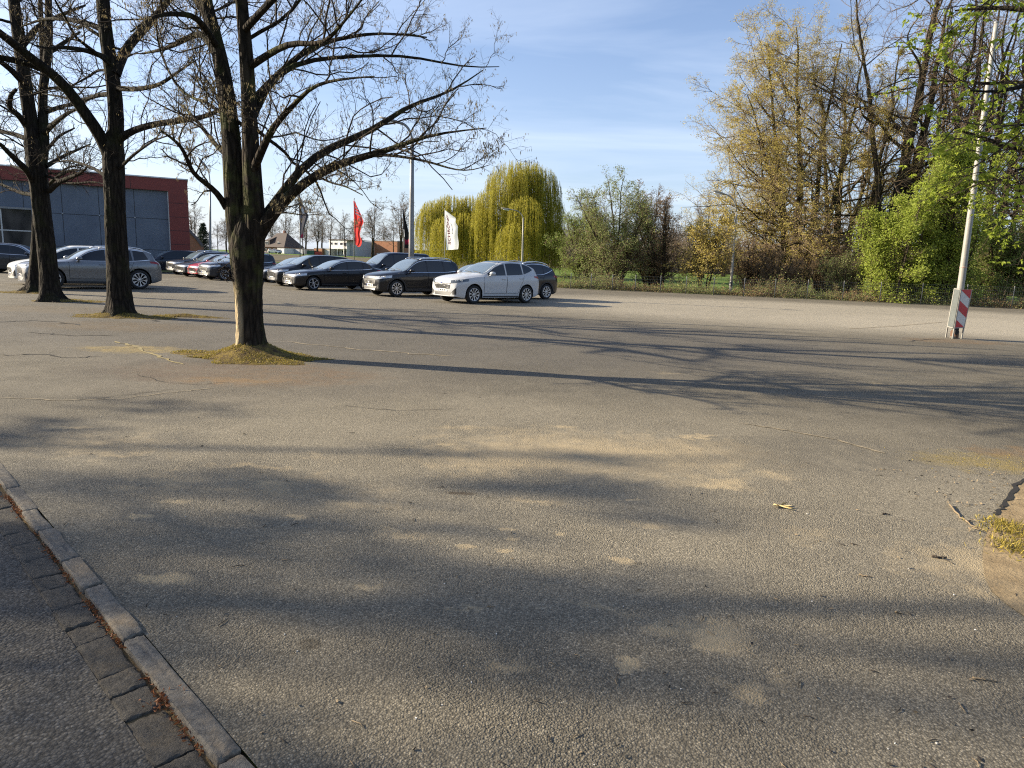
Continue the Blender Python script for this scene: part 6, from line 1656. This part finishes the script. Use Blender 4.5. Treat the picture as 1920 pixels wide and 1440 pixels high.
# ================================================================== NEAR BOUGHS AT THE RIGHT, TREES CASTING THE FOREGROUND SHADE, LITTER
r = np.random.default_rng(101)
lb_ = (12.4, 11.2, 0.0)
lt = thing('leafy_tree', 'near tree at the right whose young yellow-green leaves hang into the picture', 'tree', lb_)
b = np.array(lb_); tb = MB(); n = 24; u = np.linspace(0, 1, n)
p = np.stack([-.5 * u, .3 * np.sin(2 * u), -.05 + 11 * u], 1); V, F = rough_trunk(p, .30 * (1 - .85 * u) + .02, 20, r, .06, .5); tb.add(V, [F], 0, True)
near = [[(2180, 330, .0, 9), (2040, 300, 0, 7), (1930, 285, .1, 4.5), (1850, 262, .3, 3), (1790, 240, .5, 1.6)],
        [(2190, 250, 0, 9), (2050, 190, -.4, 7), (1945, 150, -.8, 4.5), (1880, 175, -1.1, 3), (1820, 170, -1.4, 1.5)],
        [(2200, 120, 0, 10), (2060, 60, .3, 8), (1950, 20, .6, 5), (1870, 12, .9, 3.5), (1790, 20, 1.2, 1.5)],
        [(2190, 60, 0, 9), (2050, -20, -.6, 7), (1930, -40, -1.2, 4), (1850, -20, -1.6, 2)],
        [(2170, 450, 0, 8), (2050, 420, .4, 6), (1950, 380, .8, 4), (1880, 340, 1.1, 2.5), (1835, 322, 1.3, 1.2)],
        [(2170, 400, 0, 8), (2060, 345, -.8, 6), (1965, 300, -1.4, 4), (1905, 320, -1.8, 2)],
        [(2180, 200, 0, 8), (2060, 160, .9, 6), (1960, 150, 1.5, 4), (1870, 158, 2.0, 2.6), (1740, 150, 2.5, 1.0)],
        [(2160, 500, 0, 7), (2060, 480, 1.0, 5), (1970, 420, 1.6, 3), (1915, 390, 1.9, 1.6)],
        [(2200, 20, 0, 9), (2100, -60, .8, 7), (1980, -90, 1.4, 5), (1880, -60, 1.9, 2.4)],
        [(2190, 300, 0, 8), (2080, 250, -1.2, 6), (1990, 215, -1.9, 4), (1915, 235, -2.4, 2)]]
L0 = []
for q in near:
    a = resample(limb_px(lb_[1] - .6, q), 15); a[:, :3] -= b
    # root the bough in the trunk
    z = a[0, 2]; k = int(np.argmin(np.abs(p[:, 2] - min(z - .8, 10)))); a[0, :3] = p[k]
    V, F = tubes(a[None, :, :3], a[None, :, 3], 7); tb.add(V, [F], 0, True); L0.append(a)
tb.build('trunk', M['bark_b'], lt)
L0 = np.array(L0); pts, rad = L0[..., :3], L0[..., 3]; cr = MB()
for lv, (n_, t0, ratio, SS, wob, lmax, k) in enumerate(((15, .25, .34, 6, .2, 1.1, 5), (7, .15, .5, 4, .24, .5, 4))):
    st, d, l, r0 = children(pts, rad, n_, t0, 1.0, (28, 66), ratio, r, lmax); r0 = np.clip(r0, .003, .010)
    pts = grow(st, d, l, SS, wob, (0, 0, -.02), r); rad = taper(r0, SS, .4); V, F = tubes(pts, rad, k); cr.add(V, [F], 0, True)
cr.build('crown', M['twig'], lt)
N = len(pts); m_ = 1900; i = r.integers(0, N, m_); j = r.integers(2, pts.shape[1], m_); c = np.repeat(pts[i, j], 5, 0)
d = rand_dir(m_ * 5, r); d[:, 2] = -np.abs(d[:, 2]) * .9 - .1
lf = MB(); V, F = leaf_quads(c, d, r.uniform(.045, .11, m_ * 5), .034, r); lf.add(V, [F]); lf.build('foliage', M['young_leaf'], lt)

# bare trees along the road outside the left edge: their crowns shade the foreground
SH = 'bare trees across the road'
src = [o for o in COL.objects if o.parent is None and o.get('group') == 'bare trees along the car park edge']
def shade_tree(k, x, y, rz, s, label):
    c = copy_tree(src[k]); c.location = (x, y, 0); c.rotation_euler = (0, 0, rz); c.scale = (s, s, s); c['label'] = label; c['group'] = SH
def shade_tree2(x, y, h, seed, nt, label):
    rt = thing('bare_tree', label, 'tree', (x, y, 0), 0, SH); q = np.random.default_rng(seed)
    st = []
    for i in range(7):
        a = 6.28 * (i + q.random() * .7) / 7; R_ = q.uniform(2.6, 6.2); st.append((.12 * math.cos(a), .12 * math.sin(a), R_ * math.cos(a), R_ * math.sin(a), q.uniform(.7, 1.0), q.uniform(.5, .8)))
    wild(rt, h, .21, seed, st, .38, (1.6, 3.4), (0, 60), (7, 5, 4, 0), None, rt=(.03, .012, .008), lmaxs=(9, 1.8, .9, .5), wob=.28, bark='bark_b', twig='twig')
    # young leaves in loose tufts, shaped to break the foreground shade into dapples
    me = rt.children[1].data; co = np.empty(len(me.vertices) * 3); me.vertices.foreach_get('co', co); co = co.reshape(-1, 3)
    co = co[co[:, 2] > h * .42]; ce = co[q.integers(0, len(co), nt)]
    c = np.repeat(ce, 42, 0) + q.normal(0, 1, (nt * 42, 3)) * np.repeat(q.uniform(.07, .22, nt), 42)[:, None]
    lf = MB(); V, F = leaf_quads(c, rand_dir(len(c), q), q.uniform(.09, .17, len(c)), .08, q); lf.add(V, [F]); lf.build('foliage', M['young_leaf'], rt)
shade_tree2(-23.5, 4.5, 14.0, 201, 150, 'budding tree across the road outside the left edge, the middle one')
shade_tree2(-30.0, 4.5, 17.0, 202, 150, 'budding tree across the road outside the left edge, the farthest one')
shade_tree2(-18.5, 2.6, 12.5, 203, 130, 'budding tree across the road outside the left edge, the nearest one')

# ------------------------------------------------------------------ twigs, husks, crumbs on the ground
M['stick'] = flat('dry_stick', (.20, .15, .09), .85, var=.35, scale=20); M['stick_d'] = flat('dark_stick', (.035, .026, .018), .85, var=.3, scale=20)
M['husk'] = flat('pale_husk', (.46, .36, .17), .8, var=.3, scale=30); M['orange_leaf'] = leaf_mat('orange_crumb', (.30, .11, .035), (.20, .075, .03), .2); M['speck'] = flat('white_speck', (.62, .60, .55), .8)
def stick(name, label, pxs, rr, mat, forks=()):
    g = np.array([G(*q) for q in pxs]); o0 = g[0].copy(); q = resample(g, 14) - o0; rg_ = np.random.default_rng(int(pxs[0][0]))
    q[:, :2] += rg_.normal(0, rr * .8, (14, 2)); q[:, 2] = rr * .8 + np.abs(rg_.normal(0, rr * .7, 14)); m = MB(); m.tube(q, np.linspace(rr, rr * .45, 14), 6)
    for fk in forks:
        e = np.array([G(*z) for z in fk]) - o0; e = resample(e, 8); e[:, 2] = rr * .7 + np.linspace(0, .02, 8); m.tube(e, np.linspace(rr * .7, rr * .3, 8), 5)
    tag(m.build(name, M[mat], None, o0), label, 'twig', 'fallen twigs')
stick('fallen_twig', 'long pale forked twig lying by the sandy corner at the right', [(1781, 948), (1800, 972), (1830, 992), (1870, 1004), (1905, 1012)], .007, 'stick', [[(1812, 980), (1826, 975), (1836, 990)], [(1822, 990), (1834, 1000)]])
stick('fallen_twig', 'short dark stick on the asphalt near the right edge', [(1749, 1045), (1760, 1047), (1772, 1048)], .007, 'stick_d')
stick('fallen_twig', 'small dark stick further up the asphalt, in line with the pole', [(1656, 965), (1667, 966)], .005, 'stick_d')
stick('fallen_twig', 'thin curved twig at the lower right', [(1596, 1020), (1612, 1024)], .003, 'stick_d')
stick('fallen_twig', 'green-tipped twig lying on shaded asphalt', [(1612, 1079), (1624, 1082), (1636, 1083)], .004, 'stick')
stick('fallen_twig', 'thin brown stick at the lower right corner', [(1822, 1272), (1850, 1277), (1872, 1280)], .004, 'stick')
stick('fallen_twig', 'short stick low on the sandy corner', [(1680, 1150), (1692, 1152)], .004, 'stick')
# the split yellow husk
q = G(1461, 950); m = MB(); rg_ = np.random.default_rng(8)
for a in (.3, .9, -.4, 2.6): V, F = leaf_quads(np.array([[0, 0, .008]]), np.array([[math.cos(a), -math.sin(a), .18]]), rg_.uniform(.07, .11), .03, rg_); m.add(V, [F])
m.tube([(-.03, .02, .008), (.04, -.05, .012), (.07, -.08, .01)], [.006, .005, .003], 5)
tag(m.build('seed_husk', M['husk'], None, q), 'split pale yellow seed husk lying on the asphalt', 'husk')
# scattered crumbs
rg_ = np.random.default_rng(12); m = MB(); n_ = 240
px, py = rg_.uniform(-20, 1940, n_), 690 + 760 * rg_.random(n_) ** .8
for k in range(n_):
    g = G(px[k], py[k]); 
    if (g[:2] - K0) @ KN < .1: continue
    kind = rg_.integers(0, 6)
    if kind < 3:
        L_ = rg_.uniform(.015, .06); a = rg_.random() * 6.28; m.tube([(g[0], g[1], .004), (g[0] + math.cos(a) * L_ * .5 + rg_.normal(0, .004), g[1] + math.sin(a) * L_ * .5, .006), (g[0] + math.cos(a) * L_, g[1] + math.sin(a) * L_, .004)], [.0022, .002, .001], 4, int(kind == 0))
    elif kind < 5:
        V, F = leaf_quads(np.array([g + [0, 0, .004]]), np.array([[math.cos(k), math.sin(k), .15]]), rg_.uniform(.012, .03), .012, rg_); m.add(V, [F], 1 if kind == 3 else 0)
    else:
        s_ = rg_.uniform(.002, .0045); m.box((g[0], g[1], s_ * .6), (s_ * 1.5, s_, s_), rg_.random() * 3, 2)
tag(m.build('litter', [M['stick_d'], M['stick'], M['speck']]), 'fine twig bits, crumbs and specks strewn over the asphalt', 'litter', None, 'stuff')
m = MB(); n_ = 1500; tt = rg_.uniform(-1.2, 3.3, n_); keep = (np.sin(tt * 7) + np.sin(tt * 17 + 1) + rg_.normal(0, .5, n_)) > -.1; tt = tt[keep]
ss = rg_.normal(-.006, .012, len(tt)); c = np.array([kp(a, s_, -.012) for a, s_ in zip(tt, ss)])
d = rand_dir(len(tt), rg_); d[:, 2] *= .4; V, F = leaf_quads(c, d, rg_.uniform(.008, .025, len(tt)), .008, rg_); m.add(V, [F])
tag(m.build('leaf_litter', M['orange_leaf']), 'brown leaf crumbs lodged in the groove between kerb and gutter', 'litter', None, 'stuff')
m = MB(); g = G(311, 1308); c = np.array([g]) + rg_.normal(0, 1, (90, 3)) * np.array([.028, .028, 0]) + np.array([0, 0, -.004]); V, F = leaf_quads(c, rand_dir(90, rg_) * np.array([1, 1, .5]), rg_.uniform(.012, .03, 90), .009, rg_); m.add(V, [F])
tag(m.build('leaf_clump', M['orange_leaf']), 'small clump of bright orange leaf crumbs beside the kerb', 'litter', None, 'stuff')
# grass tufts on the sandy corner, stuff
m = MB(); rg_ = np.random.default_rng(13)
for (px, py, n_, s_) in ((1905, 1000, 420, .10), (1880, 985, 160, .06), (1925, 1030, 300, .10), (1893, 1030, 120, .07)):
    g = G(px, py); c = np.array([g]) + rg_.normal(0, s_, (n_, 3)) * np.array([1, 1, 0]); c[:, 2] = .004
    d = np.array([0, 0, .7]) + rg_.normal(0, .6, (n_, 3)); d[:, 2] = np.abs(d[:, 2]); V, F = leaf_quads(c, d, rg_.uniform(.02, .06, n_), .006, rg_); m.add(V, [F])
n_ = 900; e = np.array(sp); c = np.stack([rg_.uniform(2.6, 5.2, n_), rg_.uniform(3.3, 5.4, n_), np.full(n_, .006)], 1); c = c[(c[:, 0] > 3.05 + .25 * np.sin(c[:, 1] * 9)) & (rg_.random(n_) < .6)]
V, F = leaf_quads(c, rand_dir(len(c), rg_) * np.array([1, 1, .3]), rg_.uniform(.012, .035, len(c)), .012, rg_); m.add(V, [F], 1)
tag(m.build('grass_tuft', [M['moss'], M['stick']]), 'yellow-green moss and grass tufts on the sandy corner at the right', 'grass', None, 'stuff')
n_ = 420; g = G(1855, 866); m = MB(); c = np.array([g]) + rg_.normal(0, 1, (n_, 3)) * np.array([.34, .16, 0]); c[:, 2] = .002; V, F = leaf_quads(c, rand_dir(n_, rg_) * np.array([1, 1, .35]), rg_.uniform(.006, .016, n_), .006, rg_); m.add(V, [F])
tag(m.build('moss_film', M['moss']), 'flat yellow moss patch on the asphalt near the right edge', 'moss', None, 'stuff')
